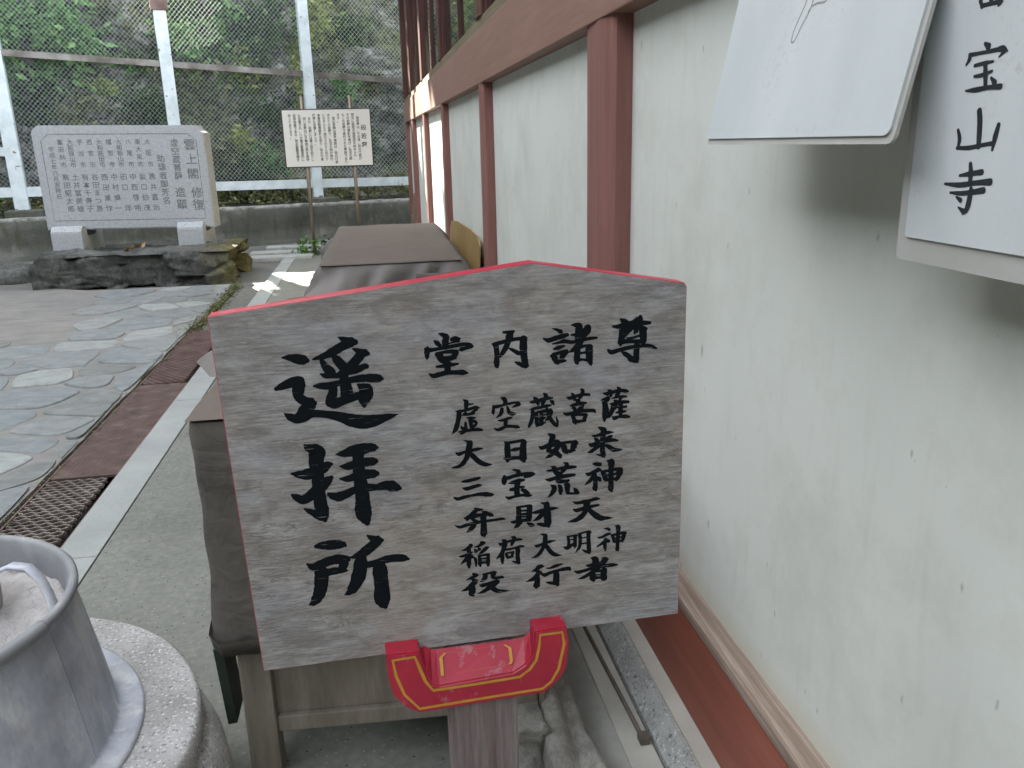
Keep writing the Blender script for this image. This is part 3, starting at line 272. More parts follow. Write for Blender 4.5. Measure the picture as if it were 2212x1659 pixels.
def m_flag():
    s = NB('flagstone'); g = s.n('ShaderNodeNewGeometry'); r_ = g.outputs['Random Per Island']
    base = s.ramp(r_, [(0.0, (0.118, 0.112, 0.0952)), (0.18, (0.168, 0.174, 0.162)), (0.36, (0.185, 0.207, 0.213)), (0.52, (0.224, 0.235, 0.218)), (0.66, (0.168, 0.196, 0.207)), (0.82, (0.241, 0.246, 0.23)), (1.0, (0.37, 0.392, 0.364))])
    v = s.coord((1, 1.6, 1)); c = s.mix(0.45, base, s.ramp(s.noise(7, v, 9, 0.7), [(0.3, (0.101, 0.106, 0.101)), (0.5, (0.207, 0.218, 0.213)), (0.72, (0.347, 0.358, 0.342))]))
    c = s.mix(s.ramp(s.noise(26, s.coord(loc=(1, 4, 0)), 6, 0.7), [(0.52, 0), (0.66, 0.45)]), c, (0.112, 0.112, 0.101))
    s.col(c); s.rough(s.ramp(s.noise(5, v, 4), [(0.3, 0.55), (0.7, 0.85)])); s.bump(s.noise(16, v, 8, 0.7), 0.6, 0.008); return s.m
M_FLAG = m_flag()
M_PAVE = m_paving()
def m_plaster():
    s = NB('off_white_plaster'); v = s.coord()
    c = s.ramp(s.noise(0.9, v, 7, 0.6), [(0.3, (0.571, 0.59, 0.54)), (0.7, (0.658, 0.67, 0.621))])
    c = s.mix(s.ramp(s.noise(4, s.coord((1, 6, 0.7)), 5), [(0.55, 0), (0.75, 0.35)]), c, (0.522, 0.522, 0.46))
    c = s.mix(s.ramp(s.noise(2.1, s.coord(loc=(0, 5, 2)), 8, 0.72), [(0.48, 0), (0.72, 0.55)]), c, (0.46, 0.447, 0.385))
    # sparse little nicks and stains, stretched upright
    for scl, lim, stretch, loc in ((24, 0.972, (1, 1, 0.42), (0, 0, 0)), (13, 0.968, (1, 1, 0.40), (4, 1, 2)), (60, 0.990, (1, 1, 0.6), (1, 6, 3))):
        sy = s.n('ShaderNodeSeparateXYZ'); s.l(s.coord(stretch, loc=loc), sy.inputs[0]); cy = s.n('ShaderNodeCombineXYZ')
        s.l(sy.outputs[1], cy.inputs[0]); s.l(sy.outputs[2], cy.inputs[1]); vv = cy.outputs[0]; vo = s.voro(scl, vv, dim='2D')
        sp = s.n('ShaderNodeSeparateColor'); s.l(vo.outputs['Color'], sp.inputs[0])
        on = s.math('GREATER_THAN', sp.outputs[0], lim)
        d = s.math('ADD', vo.outputs['Distance'], s.math('MULTIPLY', s.noise(scl*5, vv, 3), 0.25))
        k = s.math('MULTIPLY', on, s.ramp(d, [(0.13, 0.65), (0.21, 0)])); k = s.math('MULTIPLY', k, s.ramp(s.noise(scl*7, vv, 3), [(0.3, 0.35), (0.6, 1.0)])); c = s.mix(k, c, (0.20, 0.18, 0.145))
    zz = s.n('ShaderNodeSeparateXYZ'); s.l(s.tc.outputs['Object'], zz.inputs[0])
    c = s.mix(s.ramp(zz.outputs[2], [(0.37, 0.55), (0.43, 0)]), c, (0.50, 0.47, 0.36))
    s.col(c); s.rough(0.75); s.bump(s.noise(90, v, 5), 0.12, 0.003); return s.m
M_PLAST = m_plaster()
def m_wood(name, stops, stretch, scale, rough=0.7, bump=0.4, streak=None):
    s = NB(name); v = s.coord(stretch)
    c = s.ramp(s.noise(scale, v, 8, 0.68), stops)
    big = s.noise(2.2, s.coord(), 5)
    c = s.mix(s.ramp(big, [(0.35, 0.0), (0.7, 0.4)]), c, stops[0][1])
    if streak: c = s.mix(s.ramp(s.noise(scale*2.3, v, 4, 0.7), [(0.58, 0), (0.68, streak[0])]), c, streak[1])
    s.col(c); s.rough(rough); s.bump(s.noise(scale*1.6, v, 5, 0.7), bump, 0.003); return s.m
M_BENG = m_wood('faded_red_brown_paint', [(0.3, (0.18, 0.0744, 0.06)), (0.6, (0.258, 0.114, 0.0936)), (0.8, (0.336, 0.18, 0.15))], (9, 9, 0.6), 4, 0.6, 0.3)
M_BEAM = m_wood('faded_red_brown_beam_paint', [(0.3, (0.22, 0.116, 0.0858)), (0.6, (0.275, 0.154, 0.118)), (0.8, (0.341, 0.209, 0.165))], (9, 0.5, 9), 4, 0.6, 0.3)
M_DODAI = m_wood('brick_red_sill_paint', [(0.25, (0.212, 0.0585, 0.034)), (0.55, (0.303, 0.0901, 0.0585)), (0.8, (0.33, 0.128, 0.0952))], (6, 0.6, 6), 3, 0.55, 0.25)
M_RAW = m_wood('bare_weathered_trim', [(0.25, (0.136, 0.0978, 0.0723)), (0.5, (0.246, 0.183, 0.14)), (0.72, (0.425, 0.357, 0.297))], (25, 0.8, 25), 4, 0.8, 0.5)
M_DARKWOOD = m_wood('dark_red_window_post', [(0.3, (0.06, 0.02, 0.014)), (0.7, (0.13, 0.05, 0.035))], (9, 9, 0.6), 4, 0.55, 0.2)
M_OLIVE = m_wood('olive_brown_sill', [(0.3, (0.13, 0.105, 0.06)), (0.7, (0.22, 0.18, 0.11))], (9, 0.5, 9), 4, 0.7, 0.3)
M_TABLE = m_wood('weathered_table_wood', [(0.25, (0.13, 0.111, 0.0845)), (0.55, (0.247, 0.215, 0.169)), (0.8, (0.364, 0.325, 0.26))], (6, 6, 0.8), 4, 0.85, 0.5)
M_SLAT = m_wood('dark_slat_wood', [(0.3, (0.03, 0.025, 0.02)), (0.7, (0.075, 0.062, 0.05))], (0.8, 8, 8), 4, 0.7, 0.3)
M_YELLOW = m_wood('yellowed_plywood', [(0.3, (0.24, 0.15, 0.05)), (0.7, (0.35, 0.235, 0.09))], (2, 2, 1), 2, 0.6, 0.1)
M_GREENB = simple('dark_green_painted_board', [(0.3, (0.018, 0.028, 0.02)), (0.7, (0.035, 0.05, 0.035))], 8, rough=0.6)
def m_cloth(name, a, b, c3):
    s = NB(name); v = s.coord()
    c = s.ramp(s.noise(5, s.coord((1, 1, 0.8)), 7, 0.65), [(0.3, a), (0.6, b), (0.8, c3)])
    c = s.mix(s.ramp(s.noise(11, s.coord((1, 1, 1), loc=(4, 2, 1)), 6, 0.7), [(0.52, 0), (0.66, 0.5)]), c, tuple(x*0.55 for x in a))
    s.col(c); s.rough(0.62)
    cr = s.math('ADD', s.noise(5, s.coord(rot=(0.5, 0.4, 0.3)), 3, 0.5, 1.5), s.math('MULTIPLY', s.noise(16, v, 3, 0.5, 1.0), 0.4)); s.bump(cr, 0.5, 0.03); return s.m
M_CLOTH = m_cloth('grey_brown_canvas', (0.0729, 0.0632, 0.0535), (0.112, 0.0999, 0.0851), (0.183, 0.164, 0.146))
M_CLOTH2 = simple('greyer_canvas', [(0.3, (0.138, 0.123, 0.11)), (0.7, (0.187, 0.167, 0.152))], 4, rough=0.7, bump=0.3, bscale=8, bdist=0.01)
M_CLOTHTOP = simple('brown_canvas_top', [(0.3, (0.088, 0.0685, 0.0538)), (0.7, (0.125, 0.0984, 0.078))], 2.5, (1, 0.4, 1), rough=0.7, bump=0.5, bscale=5, bdist=0.02)
def m_board():
    s = NB('weathered_grey_board'); rot = (0, R(1.5), 0)
    v = s.coord((14, 1, 210), rot=rot); f = s.noise(1.7, v, 9, 0.75, 0.2)
    c = s.ramp(f, [(0.29, (0.0904, 0.0834, 0.0779)), (0.45, (0.258, 0.244, 0.233)), (0.6, (0.396, 0.378, 0.366)), (0.76, (0.694, 0.681, 0.667))])
    big = s.noise(5, s.coord(), 5, 0.6); c = s.mix(s.ramp(big, [(0.42, 0), (0.66, 0.5)]), c, (0.403, 0.341, 0.278))
    b2 = s.noise(7, s.coord((1, 1, 2), loc=(5, 0, 2)), 5, 0.6); c = s.mix(s.ramp(b2, [(0.5, 0), (0.7, 0.5)]), c, (0.362, 0.369, 0.424))
    fine = s.noise(4.2, s.coord((10, 1, 130), rot=rot, loc=(2, 0, 1)), 5, 0.7)
    patch = s.ramp(s.noise(5.5, s.coord(loc=(0, 0, 7)), 4), [(0.42, 0), (0.6, 1)])
    c = s.mix(s.math('MULTIPLY', s.ramp(fine, [(0.60, 0), (0.68, 0.8)]), patch), c, (0.118, 0.111, 0.104))
    blot = s.noise(22, s.coord((0.8, 1, 3), rot=rot), 7, 0.75); c = s.mix(s.ramp(blot, [(0.50, 0), (0.64, 0.55)]), c, (0.153, 0.139, 0.127))
    b3 = s.noise(13, s.coord((1, 1, 2.2), rot=rot, loc=(3, 0, 5)), 8, 0.72, 0.8)
    c = s.mix(s.ramp(b3, [(0.47, 0), (0.60, 0.55)]), c, (0.171, 0.149, 0.132))
    b4 = s.noise(8, s.coord((1, 1, 3), loc=(9, 0, 1)), 6, 0.7); c = s.mix(s.ramp(b4, [(0.52, 0), (0.66, 0.5)]), c, (0.53, 0.518, 0.505))
    wv = s.noise(2.6, s.coord((3.2, 1, 26), rot=rot, loc=(1, 0, 3)), 5, 0.6, 1.6)
    crack = s.ramp(wv, [(0.475, 0), (0.497, 0.75), (0.503, 0.75), (0.525, 0)])
    pm = s.ramp(s.noise(3.4, s.coord(loc=(0.7, 0, 0.2)), 4), [(0.48, 0), (0.62, 1)])
    c = s.mix(s.math('MULTIPLY', crack, pm), c, (0.139, 0.125, 0.114))
    dash = s.noise(6, s.coord((9, 1, 60), rot=rot, loc=(6, 0, 1)), 6, 0.75)
    c = s.mix(s.ramp(dash, [(0.56, 0), (0.66, 0.6)]), c, (0.161, 0.147, 0.136))
    lite = s.noise(5, s.coord((8, 1, 120), rot=rot, loc=(2, 0, 9)), 5, 0.7)
    c = s.mix(s.ramp(lite, [(0.60, 0), (0.70, 0.6)]), c, (0.694, 0.681, 0.667))
    s.col(c); s.rough(0.82); s.bump(s.noise(3, v, 6, 0.7), 0.35, 0.0015)
    return s.m
M_BOARD = m_board()
def m_ink():
    s = NB('worn_black_ink'); v = s.coord((14, 1, 230), rot=(0, R(3.5), 0))
    f = s.noise(2.0, v, 4, 0.6)
    c = s.mix(s.ramp(f, [(0.64, 0), (0.69, 0.8)]), (0.006, 0.008, 0.010), (0.24, 0.24, 0.24))
    s.col(c); s.rough(0.85); s.b.inputs['Specular IOR Level'].default_value = 0.12; return s.m
M_INK = m_ink()
M_INK2 = simple('black_ink', [(0.3, (0.012, 0.016, 0.02)), (0.7, (0.025, 0.03, 0.035))], 40, rough=0.5, bump=0)
M_INKG = simple('grey_print', [(0.3, (0.22, 0.225, 0.22)), (0.7, (0.30, 0.30, 0.29))], 40, rough=0.6, bump=0)
def m_red(name='chipped_red_paint', wear=0.60):
    s = NB(name); v = s.coord()
    c = s.ramp(s.noise(12, v, 6), [(0.3, (0.36, 0.012, 0.035)), (0.7, (0.47, 0.022, 0.05))])
    ch = s.noise(45, s.coord((1, 1, 0.7)), 7, 0.7); c = s.mix(s.ramp(ch, [(wear, 0), (wear+0.08, 0.6)]), c, (0.40, 0.20, 0.22))
    s.col(c); s.rough(0.42); s.bump(ch, 0.15, 0.001); return s.m
M_RED = m_red(); 
M_REDWORN = m_red('worn_red_paint', 0.56)
M_YPAINT = simple('yellow_line_paint', [(0.3, (0.50, 0.22, 0.02)), (0.7, (0.62, 0.31, 0.04))], 60, rough=0.5, bump=0)
M_POST = m_wood('red_stained_grey_post', [(0.28, (0.103, 0.0633, 0.0598)), (0.55, (0.218, 0.178, 0.172)), (0.8, (0.38, 0.356, 0.345))], (30, 30, 1.2), 3.5, 0.85, 0.5)
def m_plaque():
    s = NB('white_sign_face'); v = s.coord()
    c = s.ramp(s.noise(6, s.coord((1, 1, 0.35)), 6), [(0.3, (0.493, 0.525, 0.525)), (0.7, (0.578, 0.609, 0.604))])
    z = s.n('ShaderNodeSeparateXYZ'); s.l(s.tc.outputs['Object'], z.inputs[0])
    d = s.noise(120, v, 4, 0.7); k = s.math('MULTIPLY', s.ramp(d, [(0.56, 0), (0.66, 0.55)]), s.ramp(s.noise(7, v, 3), [(0.5, 0), (0.66, 1)]))
    c = s.mix(k, c, (0.42, 0.389, 0.336))
    s.col(c); s.rough(0.45); s.bump(s.noise(70, s.coord((1, 1, 0.3)), 3), 0.06, 0.002); return s.m
M_PLAQ = m_plaque()
M_PBACK = simple('greyed_backing_board', [(0.3, (0.368, 0.363, 0.331)), (0.7, (0.442, 0.437, 0.409))], 6, rough=0.6, bump=0.1)
M_PAINT = simple('pale_blue_white_fence_paint', [(0.25, (0.44, 0.50, 0.50)), (0.55, (0.62, 0.69, 0.70)), (0.75, (0.70, 0.77, 0.79))], 5, rough=0.5, bump=0.1, speck=(14, 0.70, (0.25, 0.17, 0.12)))
M_RAILR = simple('rust_stained_rail', [(0.35, (0.085, 0.07, 0.055)), (0.5, (0.17, 0.155, 0.135)), (0.7, (0.30, 0.29, 0.265))], 3, rough=0.7)
M_WIRE = simple('vinyl_coated_wire', [(0.3, (0.36, 0.43, 0.41)), (0.7, (0.54, 0.62, 0.60))], 2, rough=0.5, bump=0)
M_GRANITE = simple('speckled_grey_granite', [(0.3, (0.36, 0.37, 0.37)), (0.7, (0.47, 0.48, 0.48))], 30, rough=0.75, bump=0.2, bscale=120, bdist=0.003, speck=(150, 0.60, (0.20, 0.20, 0.20), (0.62, 0.62, 0.62)))
def m_granite_yellow_side():
    s = NB('speckled_granite_with_yellow_side'); v = s.coord()
    c = s.ramp(s.noise(30, v, 6), [(0.3, (0.31, 0.325, 0.33)), (0.7, (0.41, 0.425, 0.43))])
    sp = s.noise(150, v, 2, 0.5); c = s.mix(s.ramp(sp, [(0.60, 0), (0.64, 0.8)]), c, (0.22, 0.22, 0.22)); c = s.mix(s.ramp(sp, [(0.36, 0.8), (0.40, 0)]), c, (0.66, 0.66, 0.66))
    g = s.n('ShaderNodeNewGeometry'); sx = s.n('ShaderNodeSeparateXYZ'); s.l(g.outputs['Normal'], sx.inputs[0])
    k = s.math('MULTIPLY', s.ramp(sx.outputs[0], [(0.5, 0), (0.8, 1)]), s.ramp(s.noise(5, v, 6), [(0.45, 0.0), (0.70, 0.6)]))  # patchy yellow tint on faces turned to the right
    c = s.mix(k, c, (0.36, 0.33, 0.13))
    s.col(c); s.rough(0.75); s.bump(s.noise(120, v, 4), 0.2, 0.003); return s.m
M_GRANITE = m_granite_yellow_side()
M_ENGR = simple('engraved_letter', [(0.3, (0.10, 0.105, 0.10)), (0.7, (0.25, 0.255, 0.25))], 30, rough=0.9, bump=0)
M_GRANITE2 = simple('rough_granite_block', [(0.3, (0.34, 0.33, 0.315)), (0.7, (0.52, 0.51, 0.495))], 12, rough=0.85, bump=0.7, bscale=55, bdist=0.006, speck=(130, 0.61, (0.22, 0.22, 0.21), (0.74, 0.72, 0.70)))
M_ASH = simple('pale_ash', [(0.3, (0.33, 0.31, 0.295)), (0.7, (0.51, 0.485, 0.465))], 16, rough=1.0, bump=0.8, bscale=70, bdist=0.012)
def m_pot():
    s = NB('stained_dull_metal'); v = s.coord((1, 1, 0.45))
    c = s.ramp(s.noise(7, v, 8, 0.7), [(0.3, (0.3, 0.325, 0.373)), (0.5, (0.469, 0.493, 0.553)), (0.7, (0.704, 0.704, 0.704))])
    c = s.mix(s.ramp(s.noise(20, s.coord((1, 1, 0.25), loc=(2, 2, 1)), 8, 0.75), [(0.51, 0), (0.64, 0.8)]), c, (0.704, 0.704, 0.704))
    c = s.mix(s.ramp(s.noise(5, s.coord(loc=(8, 0, 0)), 6), [(0.46, 0), (0.62, 0.75)]), c, (0.289, 0.3, 0.336))
    s.col(c); s.b.inputs['Metallic'].default_value = 0.15; s.rough(s.ramp(s.noise(18, v, 4), [(0.3, 0.42), (0.7, 0.68)]))
    s.bump(s.noise(9, v, 4), 0.12, 0.006); return s.m
M_POT = m_pot()
M_RIM = simple('dull_pot_rim', [(0.3, (0.17, 0.175, 0.185)), (0.6, (0.27, 0.275, 0.28)), (0.8, (0.37, 0.37, 0.37))], 9, rough=0.6, bump=0.2, bscale=40, bdist=0.002)
M_RUST = simple('rusty_steel_plate', [(0.3, (0.0585, 0.0351, 0.0296)), (0.55, (0.101, 0.064, 0.053)), (0.75, (0.164, 0.129, 0.109))], 9, (1, 1, 1), 0.8, 0.5, 0.004, bscale=60)
M_GALV = simple('weathered_expanded_steel', [(0.3, (0.085, 0.062, 0.05)), (0.7, (0.25, 0.215, 0.19))], 7, rough=0.65, bump=0.1)
M_RUSTG = simple('rusty_expanded_steel', [(0.3, (0.11, 0.065, 0.055)), (0.7, (0.22, 0.15, 0.13))], 7, rough=0.8, bump=0.1)
M_DIRT = simple('dark_wet_soil', [(0.3, (0.012, 0.012, 0.009)), (0.6, (0.035, 0.033, 0.024)), (0.8, (0.09, 0.085, 0.06))], 6, rough=1, bump=0.8, bscale=30, bdist=0.03)
def m_rock():
    s = NB('mossy_cliff_rock'); v = s.coord()
    c = s.ramp(s.noise(3.0, s.coord((1, 1, 1.6)), 12, 0.78), [(0.38, (0.0153, 0.0153, 0.0127)), (0.44, (0.0723, 0.0697, 0.0578)), (0.53, (0.212, 0.208, 0.187)), (0.64, (0.493, 0.493, 0.468))])
    cr = s.voro(2.6, s.coord((1, 1, 1.5), rot=(0.255, 0.425, 0.17)), 'DISTANCE_TO_EDGE').outputs['Distance']
    c = s.mix(s.ramp(cr, [(0.0, 0.75), (0.07, 0)]), c, (0.0102, 0.0102, 0.0085))
    ms = s.noise(0.85, s.coord(loc=(3.2, 0, 0.6)), 8, 0.7)
    moss = s.ramp(s.noise(9, v, 6), [(0.38, (0.0127, 0.0187, 0.00595)), (0.5, (0.0723, 0.085, 0.0255)), (0.65, (0.204, 0.212, 0.0723))])
    c = s.mix(s.ramp(ms, [(0.47, 0), (0.57, 0.85)]), c, moss)
    s.col(c); s.rough(0.95); s.bump(s.noise(5, v, 9, 0.75), 1.0, 0.14); return s.m
M_ROCK = m_rock()
def m_stone(name, a, b, moss):
    s = NB(name); v = s.coord(); c = s.ramp(s.noise(3, v, 9, 0.7), [(0.3, a), (0.72, b)])
    if moss:
        sx = s.n('ShaderNodeSeparateXYZ'); s.l(s.tc.outputs['Object'], sx.inputs[0])
        k = s.math('ADD', sx.outputs[0], s.math('MULTIPLY', s.math('SUBTRACT', s.noise(4, v, 6), 0.5), 0.7))
        c = s.mix(s.ramp(k, [(0.70, 0), (0.95, 0.85)]), c, s.ramp(s.noise(10, v, 5), [(0.3, (0.055, 0.05, 0.012)), (0.7, (0.21, 0.185, 0.045))]))
    s.col(c); s.rough(0.9); c2 = s.mix(s.ramp(s.noise(26, v, 7, 0.75), [(0.42, 0.0), (0.62, 0.55)]), c, tuple(x*0.5 for x in a)); s.col(c2)
    s.bump(s.noise(14, v, 9, 0.75), 0.9, 0.02); return s.m
M_BASEROCK = m_stone('dark_lichened_rock', (0.03, 0.031, 0.028), (0.20, 0.20, 0.18), True)
M_BOULDER = m_stone('grey_field_stone', (0.19, 0.185, 0.16), (0.50, 0.48, 0.43), False)
def m_leaf(name, cols):
    s = NB(name); g = s.n('ShaderNodeNewGeometry')
    c = s.ramp(g.outputs['Random Per Island'], [(i/(len(cols)-1), k) for i, k in enumerate(cols)])
    s.col(c); s.rough(0.5); s.b.inputs['Specular IOR Level'].default_value = 0.3
    tr = s.n('ShaderNodeBsdfTranslucent'); s.l(c, tr.inputs[0]); mx = s.n('ShaderNodeMixShader'); mx.inputs[0].default_value = 0.3
    s.l(s.b.outputs[0], mx.inputs[1]); s.l(tr.outputs[0], mx.inputs[2]); s.l(mx.outputs[0], s.o.inputs[0]); return s.m
M_LEAF_D = m_leaf('dark_green_leaf', [(0.0144, 0.032, 0.008), (0.04, 0.08, 0.0208), (0.08, 0.136, 0.04)])
M_LEAF_B = m_leaf('bright_green_leaf', [(0.048, 0.12, 0.0264), (0.12, 0.264, 0.072), (0.228, 0.408, 0.132)])
M_LEAF_Y = m_leaf('yellow_green_leaf', [(0.144, 0.192, 0.042), (0.264, 0.324, 0.072), (0.396, 0.432, 0.132)])
M_LEAF_O = m_leaf('olive_dry_leaf', [(0.07, 0.08, 0.03), (0.14, 0.155, 0.06), (0.24, 0.24, 0.11)])
M_STEELPOLE = simple('brass_toned_steel_pole', [(0.3, (0.20, 0.17, 0.12)), (0.7, (0.32, 0.27, 0.20))], 4, rough=0.4, metal=0.5, bump=0)
M_SIGNF = simple('cream_sign_panel', [(0.3, (0.56, 0.55, 0.51)), (0.7, (0.63, 0.62, 0.58))], 2, rough=0.5, bump=0)
M_BLACKF = simple('dark_sign_frame', [(0.3, (0.02, 0.018, 0.015)), (0.7, (0.05, 0.04, 0.035))], 8, rough=0.5, bump=0)
def m_glass():
    s = NB('window_glass'); s.col((0.02, 0.025, 0.02)); s.rough(0.03); s.b.inputs['IOR'].default_value = 1.5; return s.m
M_GLASS = m_glass()
M_EAVE = m_wood('dark_eave_boards', [(0.3, (0.10, 0.07, 0.05)), (0.7, (0.17, 0.125, 0.095))], (9, 0.6, 9), 4, 0.8, 0.2)
M_STEEL = simple('dull_iron_rod', [(0.3, (0.10, 0.085, 0.07)), (0.7, (0.19, 0.165, 0.135))], 20, rough=0.6, metal=0.4, bump=0.1)
M_KERB = simple('granular_kerb_stone', [(0.3, (0.285, 0.29, 0.275)), (0.7, (0.427, 0.432, 0.408))], 14, rough=0.9, bump=0.5, bscale=90, bdist=0.004, speck=(110, 0.62, (0.152, 0.152, 0.142), (0.57, 0.57, 0.551)))
M_LIP = simple('pale_gutter_concrete', [(0.3, (0.36, 0.355, 0.31)), (0.7, (0.50, 0.49, 0.44))], 7, rough=0.9, bump=0.3, bscale=60, bdist=0.003)
M_FOOT = simple('grey_footing_concrete', [(0.3, (0.24, 0.25, 0.225)), (0.7, (0.37, 0.37, 0.335))], 9, rough=0.9, bump=0.5, bscale=50, bdist=0.005)
M_CREAM = simple('cream_mortar', [(0.3, (0.40, 0.385, 0.33)), (0.7, (0.52, 0.50, 0.44))], 6, rough=0.9, bump=0.4, bscale=80, bdist=0.003)

# ---------------------------------------------------------------- setting: ground
bm = bmesh.new(); box(bm, (-80, -60, -0.6), (80, 80, -0.16)); struct('ground', bm, M_DIRT)
bm = bmesh.new(); box(bm, (-1.069, -8, -0.15), (9, 13.75, 0.0)); struct('path', bm, M_CONC)
bm = bmesh.new()
yy = [-8, -3, 0.4, 2.9, 4.85, 6.7, 8.6, 11.25]
for a, b in zip(yy[:-1], yy[1:]): box(bm, (-1.225, a+0.002, -0.15), (-1.072, b-0.002, 0.006), bev=0.003)
struct('kerb_strip', bm, M_STRIP)
def pav_edge(y): return -1.535+0.02*mnoise.noise((0, y*3, 0))+0.008*mnoise.noise((0, y*14, 3))
bm = bmesh.new()
ys = [-8+i*0.08 for i in range(int((9.25+8)/0.08)+1)]
top = [(pav_edge(y), y) for y in ys]; poly = [(-12, -8)]+top+[(-3.0, 9.22), (-3.4, 9.45), (-12, 9.9)]
prism(bm, poly[::-1], lambda p: Vector((p[0], p[1], -0.15)), lambda p: Vector((p[0], p[1], 0.012)))
bmesh.ops.triangulate(bm, faces=[f for f in bm.faces if len(f.verts) > 4])
struct('paving', bm, M_PAVE)
# irregular flagstones bedded in the cement, each with its own rounded, slightly raised outline
def flags():
    rnd = random.Random(31); bm = bmesh.new(); pts = []
    for _ in range(9000):
        p = Vector((rnd.uniform(-7.5, -1.45), rnd.uniform(0.6, 9.6))); r_ = 0.27+0.17*mnoise.noise((p.x*1.3, p.y*1.3, 4))+rnd.uniform(-0.05, 0.08)
        if all((p-q).length > 0.5*(r_+rq) *1.18 for q, rq in pts): pts.append((p, r_))
    for p, r_ in pts:
        far_ = min(-2.62-p.x+0.35*mnoise.noise((p.y*1.1, 2, 0)), p.y-6.6+0.3*mnoise.noise((p.x, 5, 0)))
        if far_ > 0 or p.y > 9.1: continue
        poly = [p+Vector((x, y)) for x, y in ((-0.6, -0.6), (0.6, -0.6), (0.6, 0.6), (-0.6, 0.6))]
        for q, rq in pts:
            if q is p or (q-p).length > 1.3: continue
            d = (q-p); L = d.length; d = d/L; m = p+d*(L*r_/(r_+rq)-0.011)
            new = []
            for i in range(len(poly)):
                a, b = poly[i], poly[(i+1) % len(poly)]; da, db = (a-m).dot(d), (b-m).dot(d)
                if da <= 0: new.append(a)
                if da*db < 0: new.append(a+(b-a)*(da/(da-db)))
            poly = new
            if len(poly) < 3: break
        if len(poly) < 3: continue
        new = []
        for q in poly:
            lim = pav_edge(q.y)-0.012; new.append(Vector((min(q.x, lim), min(q.y, 9.2))))
        poly = new
        for kk_ in (0.16, 0.22, 0.25):
            new = []
            for i in range(len(poly)):
                a, b = poly[i], poly[(i+1) % len(poly)]; new += [a*(1-kk_)+b*kk_, a*kk_+b*(1-kk_)]
            poly = new
        out_ = []
        for q in poly:
            d = (q-p); k = 1+0.05*mnoise.noise((q.x*9, q.y*9, 1)); out_.append(p+d*k)
        tz = 0.016+rnd.uniform(-0.003, 0.006); tx, ty = rnd.uniform(-0.008, 0.008), rnd.uniform(-0.008, 0.008)
        z_ = lambda q, s_: tz*s_+tx*(q.x-p.x)+ty*(q.y-p.y)+0.0*s_
        lo = [bm.verts.new((q.x, q.y, 0.004)) for q in out_]
        md = [bm.verts.new((p.x+(q.x-p.x)*0.975, p.y+(q.y-p.y)*0.975, z_(q, 0.85)+0.002)) for q in out_]
        hi = [bm.verts.new((p.x+(q.x-p.x)*0.945, p.y+(q.y-p.y)*0.945, z_(q, 1)+0.003)) for q in out_]
        n = len(out_)
        for A, B in ((lo, md), (md, hi)):
            for i in range(n): bm.faces.new((A[i], A[(i+1) % n], B[(i+1) % n], B[i]))
        bm.faces.new(hi)
    bmesh.ops.recalc_face_normals(bm, faces=bm.faces); return bm
struct('flagstones', flags(), M_FLAG)
bm = bmesh.new(); box(bm, (-12, 9.3, -0.15), (-1.23, 13.75, -0.03)); struct('yard', bm, M_CONC2)
bm = bmesh.new(); box(bm, (-1.5, 6.9, -0.15), (-1.228, 9.298, -0.035)); struct('gutter', bm, M_CONC2)
bm = bmesh.new()
for y0, s in ((11.2, 1), (11.6, 2), (12.1, 3)): box(bm, (-2.0+0.15*s, y0, -0.03), (-0.9+0.05*s, y0+0.28, 0.02+0.012*s), bev=0.01)
struct('stepping_slabs', bm, M_KERB)
# moss in the joint beside the paving
bm = bmesh.new()
for i in range(5200):
    y = random.uniform(2.2, 9.3); wgt = 1 if y > 6.8 else (0.35 if random.random() < 0.5+0.5*mnoise.noise((y*2.5, 0, 0)) else 0)
    if random.random() > wgt: continue
    x = pav_edge(y)+random.gauss(0.012, 0.016 if y < 6.8 else 0.035)
    z = random.uniform(-0.01, 0.022) if y < 6.8 else random.uniform(-0.05, 0.03)
    leaf(bm, Vector((x, y, z)), 0.010 if y < 6.8 else 0.018, 1.2, 0, 1)
struct('moss', bm, M_LEAF_O, kind='stuff')

# drain covers: two expanded-metal panels and one plate between them
def expanded(bm, x0, x1, y0, y1, z, pitch_x=0.05, pitch_y=0.030, w=0.005):
    ny = int((y1-y0)/pitch_y); nx = int((x1-x0)/pitch_x)
    for j in range(ny+1):
        y = y0+j*pitch_y
        for sgn in (1, -1):
            pts = []
            for i in range(nx*4+1):
                t = i/4; x = x0+t*pitch_x
                if x > x1: break
                ph = (t+(0.5 if j % 2 else 0)) % 1.0; tri = 0.5-abs(ph-0.5)
                pts.append((x, y+sgn*pitch_y*(0.5-tri*1.0)*0.98-0*sgn, z+0.006*sgn))
            for k in range(len(pts)-1):
                a, b = Vector(pts[k]), Vector(pts[k+1]); n = Vector((0, w, 0)); u = Vector((0, 0, 0.004))
                vs = [bm.verts.new(q) for q in (a-n-u, a+n-u, a+n+u, a-n+u, b-n-u, b+n-u, b+n+u, b-n+u)]
                for q in ((0, 1, 5, 4), (1, 2, 6, 5), (2, 3, 7, 6), (3, 0, 4, 7)): bm.faces.new([vs[i] for i in q])
GX0, GX1 = -1.515, -1.232
